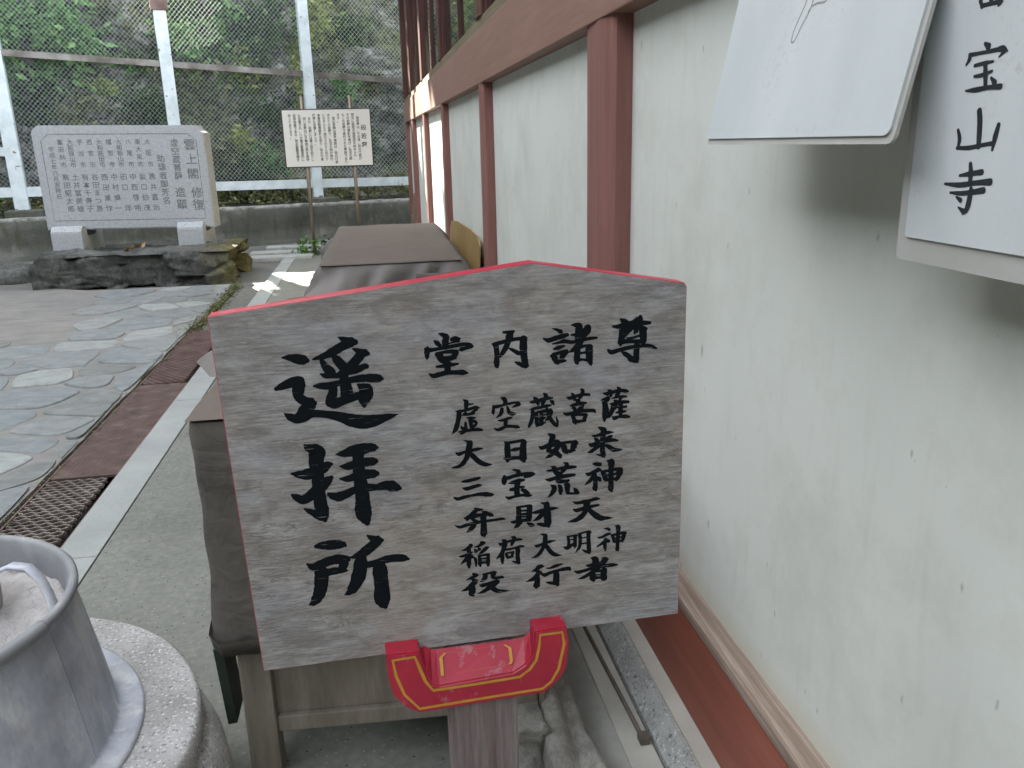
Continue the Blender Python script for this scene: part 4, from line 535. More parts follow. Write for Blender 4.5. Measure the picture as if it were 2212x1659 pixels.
def drain(label, y0, y1, kind):
    t = thing('drain_cover', label, 'drain cover', ((GX0+GX1)/2, y0, 0), 0, 'steel covers along the drain')
    cx = (GX0+GX1)/2
    if kind == 'plate':
        bm = bmesh.new(); box(bm, (GX0-cx, 0.003, -0.012), (GX1-cx, y1-y0-0.003, 0.0), bev=0.001)
        n = int((y1-y0)/0.022)
        for j in range(n):
            for i in range(13):
                x = GX0-cx+0.014+i*0.0213; y = 0.012+j*0.022
                a = Vector((x-0.006, y-0.004*(1 if (i+j) % 2 else -1), 0.0002)); b = Vector((x+0.006, y+0.004*(1 if (i+j) % 2 else -1), 0.0002))
                d = (b-a).normalized(); q = Vector((-d.y, d.x, 0))*0.002; u = Vector((0, 0, 0.0022))
                vs = [bm.verts.new(p) for p in (a-q, b-q, b+q, a+q, (a+b)/2+u)]
                for f in ((0, 1, 4), (1, 2, 4), (2, 3, 4), (3, 0, 4)): bm.faces.new([vs[k] for k in f])
        obj('plate', bm, M_RUST, t)
    else:
        bm = bmesh.new(); expanded(bm, GX0-cx+0.004, GX1-cx-0.004, 0.014, y1-y0-0.014, -0.008)
        obj('mesh_panel', bm, M_GALV if kind == 'galv' else M_RUSTG, t)
    bm = bmesh.new(); L = y1-y0
    box(bm, (GX0-cx-0.008, 0, -0.03), (GX0-cx-0.001, L, 0.002)); box(bm, (GX1-cx+0.001, 0, -0.03), (GX1-cx+0.006, L, 0.002))
    obj('frame', bm, M_RUSTG, t)
drain('grey expanded-steel drain cover nearest the ash pot', 1.6, 3.72, 'galv')
drain('solid rusty brown plate drain cover between the two mesh ones', 3.73, 5.27, 'plate')
drain('rust-red mesh drain cover at the far end of the drain', 5.28, 6.88, 'rust')
bm = bmesh.new(); box(bm, (-1.53, -2, -0.155), (-1.228, 6.9, -0.15)); struct('drain_channel', bm, M_DIRT)

# ---------------------------------------------------------------- hall on the right
YAW = math.atan(0.009)
def W(p):   # wall coordinates: x = distance out from the wall face, y = along the wall, z = height
    a = math.cos(YAW); s = math.sin(YAW)
    return Vector((0.709-p[0]*a-p[1]*s, p[1]*a-p[0]*s, p[2]))
hall = thing('temple_hall', 'white plastered hall with faded red-brown posts and beam along the right', 'building', (0.709, 0, 0))
hinv = Matrix.Translation((-0.709, 0, 0))
def hp(name, fn, mat, parent=hall, smooth=False):
    bm = bmesh.new(); fn(bm); bmesh.ops.transform(bm, matrix=hinv if parent == hall else Matrix(), verts=bm.verts)
    bmesh.ops.recalc_face_normals(bm, faces=bm.faces); return obj(name, bm, mat, parent, smooth)
posts = [(2.22, 2.50), (4.655, 4.86), (7.045, 7.19), (9.17, 9.37), (11.3, 11.66), (12.9, 13.1)]
edges = [-2.0]+[v for p in posts for v in p]
for k in range(len(posts)):
    a, b = edges[2*k], edges[2*k+1]
    hp('wall_panel', lambda bm: box(bm, (-0.10, a, 0.10), (0.0, b, 1.76), W), M_PLAST)
def post(bm, a, b, z0, z1, out):
    m = (a+b)/2; wd = b-a
    pr = [(-0.02, a), (out-0.006, a), (out, a+0.008), (out+0.010, a+wd*0.36), (out, b-0.006), (out-0.006, b), (-0.02, b)]
    prism(bm, pr, lambda p: W((p[0], p[1], z0)), lambda p: W((p[0], p[1], z1)))
for a, b in posts: hp('post', lambda bm: post(bm, a, b, 0.335, 1.712, 0.05), M_BENG)
hp('beam', lambda bm: box(bm, (-0.05, -2, 1.71), (0.062, 13.15, 1.975), W, 0.004), M_BEAM)
hp('window_sill', lambda bm: box(bm, (-0.05, -2, 1.977), (0.045, 13.12, 2.04), W), M_OLIVE)
for a, b in posts: hp('window_post', lambda bm: post(bm, a-0.02, b+0.02, 2.042, 3.95, 0.052), M_DARKWOOD)
for k in range(len(posts)):
    a, b = edges[2*k]+0.02, edges[2*k+1]-0.02
    if k == 0: a = -2
    wn = hp('window', lambda bm: [box(bm, (-0.02, a, 2.042), (0.028, a+0.035, 3.95), W), box(bm, (-0.02, b-0.035, 2.042), (0.028, b, 3.95), W), box(bm, (-0.02, (a+b)/2-0.02, 2.042), (0.024, (a+b)/2+0.02, 3.95), W), box(bm, (-0.02, a+0.035, 3.85), (0.024, b-0.035, 3.948), W)], M_DARKWOOD)
    hp('pane', lambda bm: box(bm, (-0.006, a+0.035, 2.042), (0.004, b-0.035, 3.85), W), M_GLASS, wn).matrix_parent_inverse = hinv
hp('sill_beam', lambda bm: box(bm, (-0.08, -2, 0.10), (0.047, 13.12, 0.336), W, 0.003), M_DODAI)
hp('base_trim', lambda bm: box(bm, (-0.05, -2, 0.338), (0.052, 13.1, 0.366), W, 0.006), M_RAW)
hp('upper_wall', lambda bm: box(bm, (-0.12, -2, 3.95), (0.05, 13.15, 4.25), W), M_PLAST)
hp('end_wall', lambda bm: box(bm, (-3.5, 12.95, 0.1), (-0.11, 13.05, 4.2), W), M_PLAST)
hp('eave', lambda bm: [box(bm, (-1.0, -2.5, 4.07), (0.70, 13.6, 4.13), W)]+[box(bm, (0.052, -2.2+i*0.45, 3.97), (0.66, -2.13+i*0.45, 4.068), W) for i in range(35)], M_EAVE)
# stone base course outside the wall
def gs(name, fn, mat): bm = bmesh.new(); fn(bm); bmesh.ops.recalc_face_normals(bm, faces=bm.faces); return struct(name, bm, mat)
gs('foundation_mortar', lambda bm: box(bm, (-0.08, -2, 0.0), (0.085, 13.0, 0.099), W), M_CREAM)
gs('foundation_kerb', lambda bm: prism(bm, [(0.0855, 0), (0.0855, 0.095), (0.096, 0.098), (0.136, 0.056), (0.141, 0.0)], lambda p: W((p[0], -2, p[1])), lambda p: W((p[0], 13, p[1]))), M_KERB)
gs('gutter_lip', lambda bm: [box(bm, (0.1425, a, 0.0), (0.213, a+1.797, 0.05), W, 0.004) for a in (-1.1, 0.7, 2.5, 4.3, 6.1, 7.9, 9.7)], M_LIP)
gs('gutter_footing', lambda bm: prism(bm, [(0.2135, 0), (0.2135, 0.046), (0.225, 0.045), (0.285, 0.030), (0.300, 0.0)], lambda p: W((p[0], -2, p[1])), lambda p: W((p[0], 13, p[1]))), M_FOOT)
t = thing('iron_rod', 'thin rusty iron rod with square head lying in the gutter groove', 'rod', (0.534, 1.557, 0.05))
bm = bmesh.new(); tube(bm, [(0, 0.01, 0.004), (-0.010, 0.25, 0.005), (-0.020, 0.5, 0.004), (-0.03, 1.3, 0.004)], 0.0055, 8); obj('shaft', bm, M_STEEL, t, True)
bm = bmesh.new(); box(bm, (-0.012, -0.016, 0.0005), (0.012, 0.012, 0.020), bev=0.003); obj('head', bm, M_STEEL, t)

# natural stones at the foot of the wall
def stone(label, loc, size, seed, name='field_stone', mat=M_BOULDER, blocky=0.35, rz=0, grp=None, amp=0.35):
    o = obj(name, rock_mesh(size, seed, 3, amp, None, blocky), mat, None, True, loc, rz); return tag(o, label, 'stone', grp)
stone('pale rough stone against the gutter footing, right of the sign post', (0.352, 1.62, -0.01), (0.052, 0.27, 0.125), 4, blocky=0.7, amp=0.55)
stone('grey angular stone half hidden behind the red sign post', (0.235, 1.60, 0.045), (0.066, 0.09, 0.11), 9, blocky=0.75, amp=0.5)
stone('dark boulder at the left edge beyond the paving', (-4.35, 10.5, -0.02), (0.33, 0.25, 0.17), 5, mat=M_BASEROCK)

# ---------------------------------------------------------------- the big ema-shaped notice board
BO = Vector((0.0902, 1.0, 1.0022)); BU = Vector((0.9998, 0.0195, 0)); BN = Vector((0.0195, -0.9998, 0))
def bl(p, h=0.0): return Vector((p[0], -h, p[1]))          # board-local: x along, -y towards the viewer, z up
rzb = math.atan2(BU.y, BU.x)
ema = thing('prayer_notice_board', 'house-shaped grey wooden notice board with red edges, black brush writing and red bracket', 'notice board', BO, rzb)
outl = [(-0.2780, -0.2706), (0.3027, -0.2623), (0.2985, 0.2140), (0.2950, 0.2195), (0.0964, 0.2548), (-0.2905, 0.2110), (-0.2917, 0.207)]
bm = bmesh.new()
prism(bm, outl, lambda p: bl(p, 0), lambda p: bl(p, -0.026), 1, 0)
bmesh.ops.recalc_face_normals(bm, faces=bm.faces)
es = [e for e in bm.edges if all(abs(v.co.y) < 1e-6 for v in e.verts)]
r = bmesh.ops.bevel(bm, geom=es, offset=0.0008, segments=1, affect='EDGES')
for f in r['faces']: f.material_index = 1
obj('panel', bm, [M_BOARD, M_RED], ema)
bm = bmesh.new(); ribbons(bm, parse(INK_BOARD), lambda p, h: bl(p, h)); bmesh.ops.recalc_face_normals(bm, faces=bm.faces); obj('lettering', bm, M_INK, ema)
OUT = [(-0.1165, -0.2496), (-0.1159, -0.2836), (-0.1105, -0.312), (-0.0976, -0.3323), (-0.0769, -0.3461), (0.0981, -0.3411), (0.1172, -0.3254), (0.1287, -0.3072), (0.1335, -0.2687), (0.1291, -0.2406), (0.0847, -0.2421), (0.0831, -0.2611), (0.0791, -0.28), (0.0702, -0.2926), (0.0527, -0.3026), (-0.0485, -0.3079), (-0.0578, -0.3037), (-0.0652, -0.2859), (-0.0689, -0.2662), (-0.0732, -0.2506)]
def br_back(p, i):
    if i in (14, 15): return (p[0], -0.2700)
    if i == 13: return (0.0745, -0.268)
    if i == 16: return (-0.0555, -0.269)
    if i == 12: return (0.0815, -0.262)
    if i == 17: return (-0.0640, -0.262)
    return p
bm = bmesh.new()
fr = [bm.verts.new(bl(p, 0.031)) for p in OUT]; bk = [bm.verts.new(bl(br_back(p, i), 0.0005)) for i, p in enumerate(OUT)]
bm.faces.new(fr); bm.faces.new(bk[::-1]); n = len(OUT)
for i in range(n):
    f = bm.faces.new((fr[(i+1) % n], fr[i], bk[i], bk[(i+1) % n])); f.material_index = 1 if (i in (9, 13, 14, 15, 18, 19) or i == 19) else 0
bmesh.ops.recalc_face_normals(bm, faces=bm.faces)
es = [e for e in bm.edges if len([v for v in e.verts if v.co.y < -0.03]) == 2]
bmesh.ops.bevel(bm, geom=es, offset=0.0022, segments=2, affect='EDGES')
br = obj('bracket', bm, [M_RED, M_REDWORN], ema)
Y_FRONT = [(-0.1081, -0.2580), (-0.0789, -0.2570), (-0.073, -0.2758), (-0.067, -0.296), (-0.0571, -0.3125), (0.0033, -0.3115), (0.0623, -0.3095), (0.0773, -0.2992), (0.0862, -0.286), (0.0905, -0.2644), (0.0923, -0.2478), (0.1231, -0.2478), (0.1255, -0.2669), (0.1172, -0.3055), (0.1069, -0.3239), (0.0942, -0.3334), (0.0023, -0.3358), (-0.0766, -0.3385), (-0.0957, -0.3134), (-0.1054, -0.2815)]
def closed_line(bm, pts, wd, to3):
    n = len(pts); P = [Vector(p) for p in pts]; A = []; B = []
    for i in range(n):
        d = (P[(i+1) % n]-P[i-1]).normalized(); nn = Vector((-d.y, d.x)); jw = wd*(1+0.25*mnoise.noise((i*1.7, wd, 0)))
        A.append(bm.verts.new(to3(P[i]+nn*jw))); B.append(bm.verts.new(to3(P[i]-nn*jw)))
    for i in range(n): bm.faces.new((A[i], A[(i+1) % n], B[(i+1) % n], B[i]))
bm = bmesh.new(); closed_line(bm, Y_FRONT, 0.0021, lambda p: bl(p, 0.0314))
def ledge(p):   # p.y 0 (front) .. 1 (back) on the sloping ledge
    a = (p[0], -0.3055+0.0024*(p[0]+0.0485)*10*0.2)
    return Vector((p[0], -(0.031*(1-p[1])+0.0005*p[1])-0.0022, (-0.3079+0.0515*(p[0]+0.0485))*(1-p[1])+(-0.27)*p[1]+0.0022))
bm2 = bm
for a, b in (((-0.046, 0.30), (0.050, 0.33)),):
    tube_pts = None
closed_line(bm, [(-0.043, 0.26), (0.0, 0.27), (0.050, 0.27), (0.053, 0.35), (0.053, 0.75), (0.046, 0.86), (-0.036, 0.86), (-0.043, 0.75)], 0.0022, lambda p: ledge((p[0], p[1])) if True else None)
bmesh.ops.recalc_face_normals(bm, faces=bm.faces)
yl = obj('trim_line', bm, M_YPAINT, br)
bm = bmesh.new(); box(bm, (-0.036, -0.024, -1.0022), (0.060, 0.024, -0.318), bev=0.004); box(bm, (-0.036, 0.0015, -0.3185), (0.060, 0.024, -0.2712)); obj('post', bm, M_POST, ema)
bm = bmesh.new(); ledge_y = 0

# ---------------------------------------------------------------- two hanging white plaques at upper right
pl = thing('hanging_plaque', 'white hanging plaque with a grey looped drawing, kicked out from the wall', 'plaque', W((0.07, 1.1, 1.78)))
pinv = Matrix.Translation(-Vector(W((0.07, 1.1, 1.78))))
def pw(y, z, h=0.0):       # plane leaning out at the bottom
    k = (1.78-z)/(1.78-1.395); return W((0.068+0.082*k+h, y, z))
def pslab(bm, y0, y1, z0, z1, h0, h1, rad=0.012):
    pts = []
    for cy, cz, a0 in ((y0+rad, z0+rad, 180), (y1-rad, z0+rad, 270), (y1-rad, z1-rad, 0), (y0+rad, z1-rad, 90)):
        for k in range(5): t = R(a0+k*22.5); pts.append((cy+rad*math.cos(t), cz+rad*math.sin(t)))
    return pts
def plate(name, parent, inv, y0, y1, z0, z1, f, h0, h1, mat, rad=0.01):
    bm = bmesh.new(); pts = pslab(bm, y0, y1, z0, z1, h0, h1, rad)
    prism(bm, pts, lambda p: f(p[0], p[1], h0), lambda p: f(p[0], p[1], h1)); bmesh.ops.recalc_face_normals(bm, faces=bm.faces)
    bmesh.ops.transform(bm, matrix=inv, verts=bm.verts); return obj(name, bm, mat, parent)
plate('backing', pl, pinv, 0.8465, 1.350, 1.388, 1.78, pw, -0.006, -0.0015, M_PBACK)
plate('face', pl, pinv, 0.853, 1.348, 1.397, 1.778, pw, -0.0014, 0.0015, M_PLAQ)
bm = bmesh.new(); ribbons(bm, parse(INK_LOOP), lambda p, h: pw(p.x, p.y, 0.0016+h)); bmesh.ops.transform(bm, matrix=pinv, verts=bm.verts); obj('drawing', bm, M_INKG, pl)
bm = bmesh.new(); tube(bm, [W((0.063, 1.1, 1.86)), W((0.075, 1.1, 1.85)), W((0.072, 1.1, 1.775))], 0.002, 6); bmesh.ops.transform(bm, matrix=pinv, verts=bm.verts); obj('hook', bm, M_STEEL, pl)
q0 = W((0.09, 0.7, 1.75)); p2 = thing('hanging_plaque', 'white plaque with black temple-name characters at the far upper right', 'plaque', q0)
pinv2 = Matrix.Translation(-Vector(q0))
def pv(y, z, h=0.0): return W((0.10+h, y, z))
plate('backing', p2, pinv2, 0.44, 0.897, 1.2575, 1.76, pv, -0.012, -0.003, M_PBACK, 0.006)
plate('face', p2, pinv2, 0.45, 0.880, 1.2845, 1.756, pv, -0.0028, 0.0, M_PLAQ, 0.003)
bm = bmesh.new(); ribbons(bm, parse(INK_PLAQUE), lambda p, h: pv(p.x, p.y, h), fat=1.35); bmesh.ops.transform(bm, matrix=pinv2, verts=bm.verts); obj('lettering', bm, M_INK2, p2)
bm = bmesh.new(); tube(bm, [W((0.062, 0.68, 1.83)), W((0.095, 0.68, 1.825)), W((0.094, 0.68, 1.75))], 0.002, 6); bmesh.ops.transform(bm, matrix=pinv2, verts=bm.verts); obj('hook', bm, M_STEEL, p2)

# ---------------------------------------------------------------- near table with hanging canvas
TR_ = R(-3.1)
TX, TY, TZ = 0.70, 1.33, 0.885
tb = thing('offering_table', 'weathered wooden table with legs and apron behind the notice board', 'table', (-0.385, 1.63, 0), TR_)
bm = bmesh.new(); box(bm, (0.0, 0.0, TZ-0.035), (TX, TY, TZ), bev=0.004); obj('tabletop', bm, M_TABLE, tb)
for x in (0.018, TX-0.084):
    for y in (0.025, TY-0.09):
        bm = bmesh.new(); box(bm, (x, y, 0.0), (x+0.066, y+0.066, TZ-0.036), bev=0.006)
        for v in bm.verts:
            if v.co.z < 0.02: v.co.x += 0.004*mnoise.noise((v.co.x*40, v.co.y*40, 1))
        obj('leg', bm, M_TABLE, tb)
bm = bmesh.new(); box(bm, (0.085, 0.040, 0.118), (TX-0.085, 0.075, 0.158), bev=0.004); obj('stretcher', bm, M_TABLE, tb)
bm = bmesh.new(); box(bm, (0.086, 0.055, 0.160), (TX-0.085, 0.072, 0.60)); obj('front_panel', bm, M_TABLE, tb)
bm = bmesh.new(); box(bm, (0.03, 0.10, 0.118), (0.06, TY-0.10, 0.158), bev=0.004); box(bm, (TX-0.06, 0.10, 0.118), (TX-0.03, TY-0.10, 0.158), bev=0.004); obj('stretcher', bm, M_TABLE, tb)
bm = bmesh.new(); box(bm, (0.03, TY-0.022, 0.0), (TX-0.03, TY-0.004, TZ-0.036)); obj('back_shade_panel', bm, M_TABLE, tb)  # added unseen panel, keeps light from behind out from under the table
bm = bmesh.new(); box(bm, (TX-0.016, 0.03, 0.0), (TX-0.002, TY-0.024, TZ-0.036)); obj('side_shade_panel', bm, M_TABLE, tb)  # likewise added on the right, to darken the space beneath
# canvas: draped sheet, a single continuous surface over the top and down three sides
def drape(name, label, loc, rz, X, Y, Z, drop_f, drop_l, drop_r, flare, mtop, mside, seed, fold=0.012, lap=0.0, cornerpull=0.0):
    bm = bmesh.new(); per = []
    N = 150
    L = Y+X+Y
    for i in range(N+1):
        s = L*i/N
        if s < Y: p = Vector((0, Y-s)); nrm = Vector((-1, 0)); d = drop_l
        elif s < Y+X: p = Vector((s-Y, 0)); nrm = Vector((0, -1)); d = drop_f
        else: p = Vector((X, s-Y-X)); nrm = Vector((1, 0)); d = drop_r
        per.append((p, nrm, d, s))
    for i, (p, nrm, d, s) in enumerate(per):      # soften the corner normals
        for c in (Y, Y+X):
            t = (s-c)/0.06
            if abs(t) < 1: a, b = (Vector((-1, 0)), Vector((0, -1))) if c == Y else (Vector((0, -1)), Vector((1, 0))); nrm = a.lerp(b, (t+1)/2).normalized()
        per[i] = (p, nrm, d, s)
    rows = []
    M_ = 22
    for j in range(M_+1):
        v = j/M_; row = []
        for p, nrm, d, s in per:
            z = Z-d*v
            sd = s+v*0.22*(1 if fold > 0.02 else 0.2)
            wv = (mnoise.noise((sd*6.5+seed, v*0.6, seed))*1.2+mnoise.noise((sd*15+seed, v*0.9, 3))*0.8)*fold*min(1, v*4.5+0.15)
            wv += 0.010*mnoise.noise((s*2.5, v*5, seed+4))*min(1, v*4)
            corner = max(0, 1-abs(s-Y)/0.25)
            o = 0.007+wv+flare*v+cornerpull*corner*v**1.4+(0.006 if v > 0.02 else 0)
            row.append(bm.verts.new((p.x+nrm.x*o, p.y+nrm.y*o, z+0.006*math.sin(s*17+seed)*v)))
        rows.append(row)
    for j in range(M_):
        for i in range(N): bm.faces.new((rows[j][i+1], rows[j][i], rows[j+1][i], rows[j+1][i+1]))
    if lap:       # turned-up hem band
        prev = rows[-1]; cur = []
        for (p, nrm, d, s), v in zip(per, prev):
            cur.append(bm.verts.new((v.co.x+nrm.x*(0.012+0.006*mnoise.noise((s*9, 1, seed))), v.co.y+nrm.y*(0.012+0.006*mnoise.noise((s*9, 1, seed))), v.co.z+lap*(0.8+0.5*mnoise.noise((s*7, 0, seed))))))
        low = [bm.verts.new(((a.co.x+b.co.x)/2, (a.co.y+b.co.y)/2, a.co.z-0.006)) for a, b in zip(prev, cur)]
        for i in range(N):
            bm.faces.new((prev[i+1], prev[i], low[i], low[i+1])); bm.faces.new((low[i+1], low[i], cur[i], cur[i+1]))
    side = obj(name, bm, mside, None, True, loc, rz)
    bm = bmesh.new()
    grid(bm, 24, 40, lambda u, v: Vector((-0.010+(X+0.020)*u+0.004*mnoise.noise((u*9, v*30, seed)), -0.016+(Y+0.02)*v+(0.005*mnoise.noise((u*22, seed, 0)) if v < 0.02 else 0), Z+0.012+0.005*mnoise.noise((u*3, v*5, seed))-(0.005 if (v == 0 or u in (0, 1)) else 0))))
    obj('top_sheet', bm, mtop, side, True)
    return tag(side, label, 'cloth', 'canvas covers on the tables')
drape('canvas_cover', 'grey canvas cover hanging close behind the notice board', (-0.385, 1.63, 0), TR_, TX, TY, TZ, 0.52, 0.50, 0.45, -0.004, M_CLOTHTOP, M_CLOTH, 3.0, 0.006, 0.035)
bm = bmesh.new(); box(bm, (0, 0, 0), (0.022, 0.10, 0.20), bev=0.003)
o = obj('green_board', bm, M_GREENB, None, False, (-0.414, 1.70, 0.128)); o.rotation_euler = (0.0, R(-3), 0); tag(o, 'small dark green board standing upright beside the left table leg', 'board')
o['label'] = 'small dark green board hanging beside the front left table leg'
bm = bmesh.new(); box(bm, (0, 0, 0), (0.34, 0.07, 0.056), bev=0.003); o = obj("wooden_slat", bm, M_SLAT, None, False, (0.13, 2.87, TZ+0.019), R(2)); tag(o, 'dark wooden slat lying on the cloth just beyond the board top', 'slat')

# far table
ft = thing('offering_table', 'farther table under a taut brown canvas beside the wall', 'table', (-0.30, 4.52, 0), R(-0.6))
FX, FY, FZ = 0.74, 2.20, 0.785
bm = bmesh.new(); box(bm, (0, 0, FZ-0.03), (FX, FY, FZ)); obj('tabletop', bm, M_TABLE, ft)
for x in (0.03, FX-0.09):
    for y in (0.04, FY-0.10):
        bm = bmesh.new(); box(bm, (x, y, 0), (x+0.06, y+0.06, FZ-0.031), bev=0.004); obj('leg', bm, M_TABLE, ft)
drape('canvas_cover', 'brown canvas cover stretched over the farther table, folds falling in front', (-0.30, 4.52, 0), R(-0.6), FX, FY, FZ, 0.46, 0.46, 0.40, 0.10, M_CLOTHTOP, M_CLOTH2, 8.0, 0.085, 0.0, 0.62)

# yellow panel leaning on the wall
bm = bmesh.new(); pts = [(5.10, 0.12), (5.10, 0.79), (5.22, 0.835), (5.6, 0.845), (5.94, 0.838), (6.4, 0.83), (6.82, 0.80), (6.9, 0.74), (6.9, 0.12)]
prism(bm, pts, lambda p: W((0.035+(0.9-p[1])*0.06, p[0], p[1])), lambda p: W((0.027+(0.9-p[1])*0.06, p[0], p[1]))); bmesh.ops.recalc_face_normals(bm, faces=bm.faces)
bmesh.ops.transform(bm, matrix=Matrix.Translation((-0.65, -6, 0)), verts=bm.verts)
tag(obj('leaning_panel', bm, M_YELLOW, None, False, (0.65, 6, 0)), 'yellowed plywood panel with rounded top leaning on the wall', 'panel')
bm = bmesh.new()
box(bm, (-0.02, -0.015, 0), (0.02, 0.015, 0.75)); 
o = obj('timber_stake', bm, M_RAW, None, False, (0.50, 11.9, 0)); o.rotation_euler = (0.05, 0.09, 0.3); tag(o, 'short pale timber leaning at the far end of the wall', 'timber')

# ---------------------------------------------------------------- ash pot on granite block
GXY = (-0.936, 1.47)
bm = bmesh.new(); lathe(bm, [(0.545, -0.005), (0.56, 0.06), (0.552, 0.15), (0.53, 0.225), (0.514, 0.243), (0.519, 0.25), (0.518, 0.292), (0.508, 0.300), (0.0, 0.3005)], 128, 0.012, True, False)
gb = obj('granite_block', bm, M_GRANITE2, None, True, (GXY[0], GXY[1], 0)); tag(gb, 'round speckled granite block under the metal ash pot', 'stone block')
pot = thing('ash_pot', 'stained metal incense pot filled with ash at the lower left', 'pot', (GXY[0], GXY[1], 0.301))
prof = [(0.409, 0.0005), (0.4095, 0.007), (0.404, 0.0105), (0.385, 0.010), (0.366, 0.010), (0.3595, 0.016)]
prof += [(0.3595-(0.3595-0.318)*t**1.15, 0.016+0.283*t) for t in (0.1, 0.2, 0.35, 0.5, 0.65, 0.8, 0.9, 1.0)]
rimz = 0.305
bm = bmesh.new(); lathe(bm, prof, 144, 0, False, False); obj('body', bm, M_POT, pot, True)
bm = bmesh.new(); lathe(bm, [(0.3225+0.0095*math.cos(a), rimz+0.0095*math.sin(a)) for a in [R(d) for d in (-90, -60, -20, 20, 60, 100, 140, 180)]]+[(0.309, 0.29), (0.308, 0.20), (0.308, 0.12)], 144, 0.002, False, False); obj('rim', bm, M_RIM, pot, True)
bm = bmesh.new()
a0 = -0.21   # where the lapped seam runs
def seam(off, h):
    pts = []
    for k in range(13):
        t = k/12; r_ = 0.3595-(0.3595-0.318)*max(0, t)**1.15+h; a = a0+off
        pts.append((r_*math.cos(a), r_*math.sin(a), 0.016+0.283*t))
    return pts
A = seam(-0.10, 0.0004); B = seam(0.0, 0.0028); A0 = seam(-0.101, -0.002); B0 = seam(0.002, -0.002)
for P, Q in ((A0, A), (A, B), (B, B0)):
    pv_ = [bm.verts.new(p) for p in P]; qv = [bm.verts.new(p) for p in Q]
    for k in range(12): bm.faces.new((pv_[k], qv[k], qv[k+1], pv_[k+1]))
bmesh.ops.recalc_face_normals(bm, faces=bm.faces); tube(bm, seam(0.004, 0.0012), 0.0022, 6); obj('seam', bm, M_POT, pot)
bm = bmesh.new(); tube(bm, seam(0.016, -0.0006), 0.0014, 6); obj('seam_gap', bm, M_BLACKF, pot)
bm = bmesh.new()
sl_ = a0-0.10
tube(bm, [((0.3225)*math.cos(a0+k*0.02), 0.3225*math.sin(a0+k*0.02), rimz) for k in range(-30, -1)], 0.0135, 12); obj('rim_sleeve', bm, M_RIM, pot, True)
bm = bmesh.new()
def ashz(x, y): return 0.238+0.016*fbm((x*7, y*7, 1), 4)+0.010*fbm((x*25, y*25, 2), 3)-0.045*math.exp(-((x-0.21)**2+(y-0.0)**2)/0.006)+0.016*math.exp(-((x-0.14)**2+(y+0.12)**2)/0.006)
NR, NA = 40, 110
rings = [[bm.verts.new((0.3085*i/NR*math.cos(2*math.pi*k/NA), 0.3085*i/NR*math.sin(2*math.pi*k/NA), ashz(0.3085*i/NR*math.cos(2*math.pi*k/NA), 0.3085*i/NR*math.sin(2*math.pi*k/NA)))) for k in range(NA)] for i in range(1, NR+1)]
cv = bm.verts.new((0, 0, ashz(0, 0)))
for k in range(NA): bm.faces.new((cv, rings[0][k], rings[0][(k+1) % NA]))
for i in range(NR-1):
    for k in range(NA): bm.faces.new((rings[i][k], rings[i+1][k], rings[i+1][(k+1) % NA], rings[i][(k+1) % NA]))
ash = obj('ash', bm, M_ASH, None, True, (GXY[0], GXY[1], 0.301)); tag(ash, 'pale lumpy ash inside the metal pot', 'ash', None, 'stuff')
# metal cup with a looped handle, half sunk in the ash, at the picture's left edge
cup = thing('metal_cup', 'dull metal cup with curved strap handle half sunk in the ash', 'cup', (-0.842, 1.60, 0.515))
bm = bmesh.new(); lathe(bm, [(0.052, 0.0), (0.058, 0.03), (0.062, 0.115), (0.066, 0.128), (0.063, 0.134), (0.045, 0.142), (0.0, 0.146)], 48, 0, True, False); obj('bowl', bm, M_ASH, cup, True)
bm = bmesh.new()
hp_ = [Vector((0.035, -0.035, 0.085)), Vector((0.070, -0.025, 0.112)), Vector((0.10, -0.02, 0.122)), Vector((0.130, -0.02, 0.115)), Vector((0.150, -0.025, 0.092)), Vector((0.165, -0.035, 0.06)), Vector((0.178, -0.05, 0.02)), Vector((0.185, -0.06, -0.01))]
prev = None
for i, p in enumerate(hp_):
    d = (hp_[min(i+1, 7)]-hp_[max(i-1, 0)]).normalized(); sd = Vector((0.25, 1, 0)).normalized()*0.011; nn = d.cross(sd).normalized()*0.003
    ring = [bm.verts.new(q) for q in (p-sd-nn, p+sd-nn, p+sd+nn, p-sd+nn)]
    if prev:
        for k in range(4): bm.faces.new((prev[k], prev[(k+1) % 4], ring[(k+1) % 4], ring[k]))
    prev = ring
bmesh.ops.recalc_face_normals(bm, faces=bm.faces); obj('handle', bm, M_POT, cup, True)

# ---------------------------------------------------------------- inscribed stone tablet on its rock base
rb = bmesh.new(); bmesh.ops.create_cube(rb, size=2); bmesh.ops.subdivide_edges(rb, edges=rb.edges[:], cuts=39, use_grid_fill=True)
for v in rb.verts:
    q = v.co.copy(); n4 = Vector((abs(q.x)**9*math.copysign(1, q.x), abs(q.y)**9*math.copysign(1, q.y), abs(q.z)**9*math.copysign(1, q.z)*0.6))
    if n4.length > 0: n4.normalize()
    p = Vector((q.x*1.03, q.y*0.62, q.z*0.215))
    e = p*2.4+Vector((3.1, 0.4, 1.9)); vc, vp = mnoise.voronoi(e)[0], mnoise.voronoi(e)[1][0]
    cell = mnoise.cell(vp*7.0)
    d = 0.10*(cell-0.5)+0.09*fbm(p*2.2+Vector((1, 7, 2)), 5)-0.05*max(0, 0.10-(vc[1]-vc[0]))*8+0.02*fbm(p*11, 3)
    if q.z > 0.9: d *= 0.35
    round_ = max(abs(q.x), abs(q.y)); cz = -0.03*max(0, q.z)**6*max(0, (round_-0.85))*6
    v.co = p+n4*d+Vector((0, 0, cz))
rb = obj('rock_base', rb, M_BASEROCK, None, True, (-2.585, 10.04, 0.165)); tag(rb, 'dark rough rock base under the inscribed stone tablet', 'rock')
st = thing('stone_tablet', 'grey granite tablet carved with columns of names, standing on two blocks', 'monument', (-2.66, 9.9, 0.36))
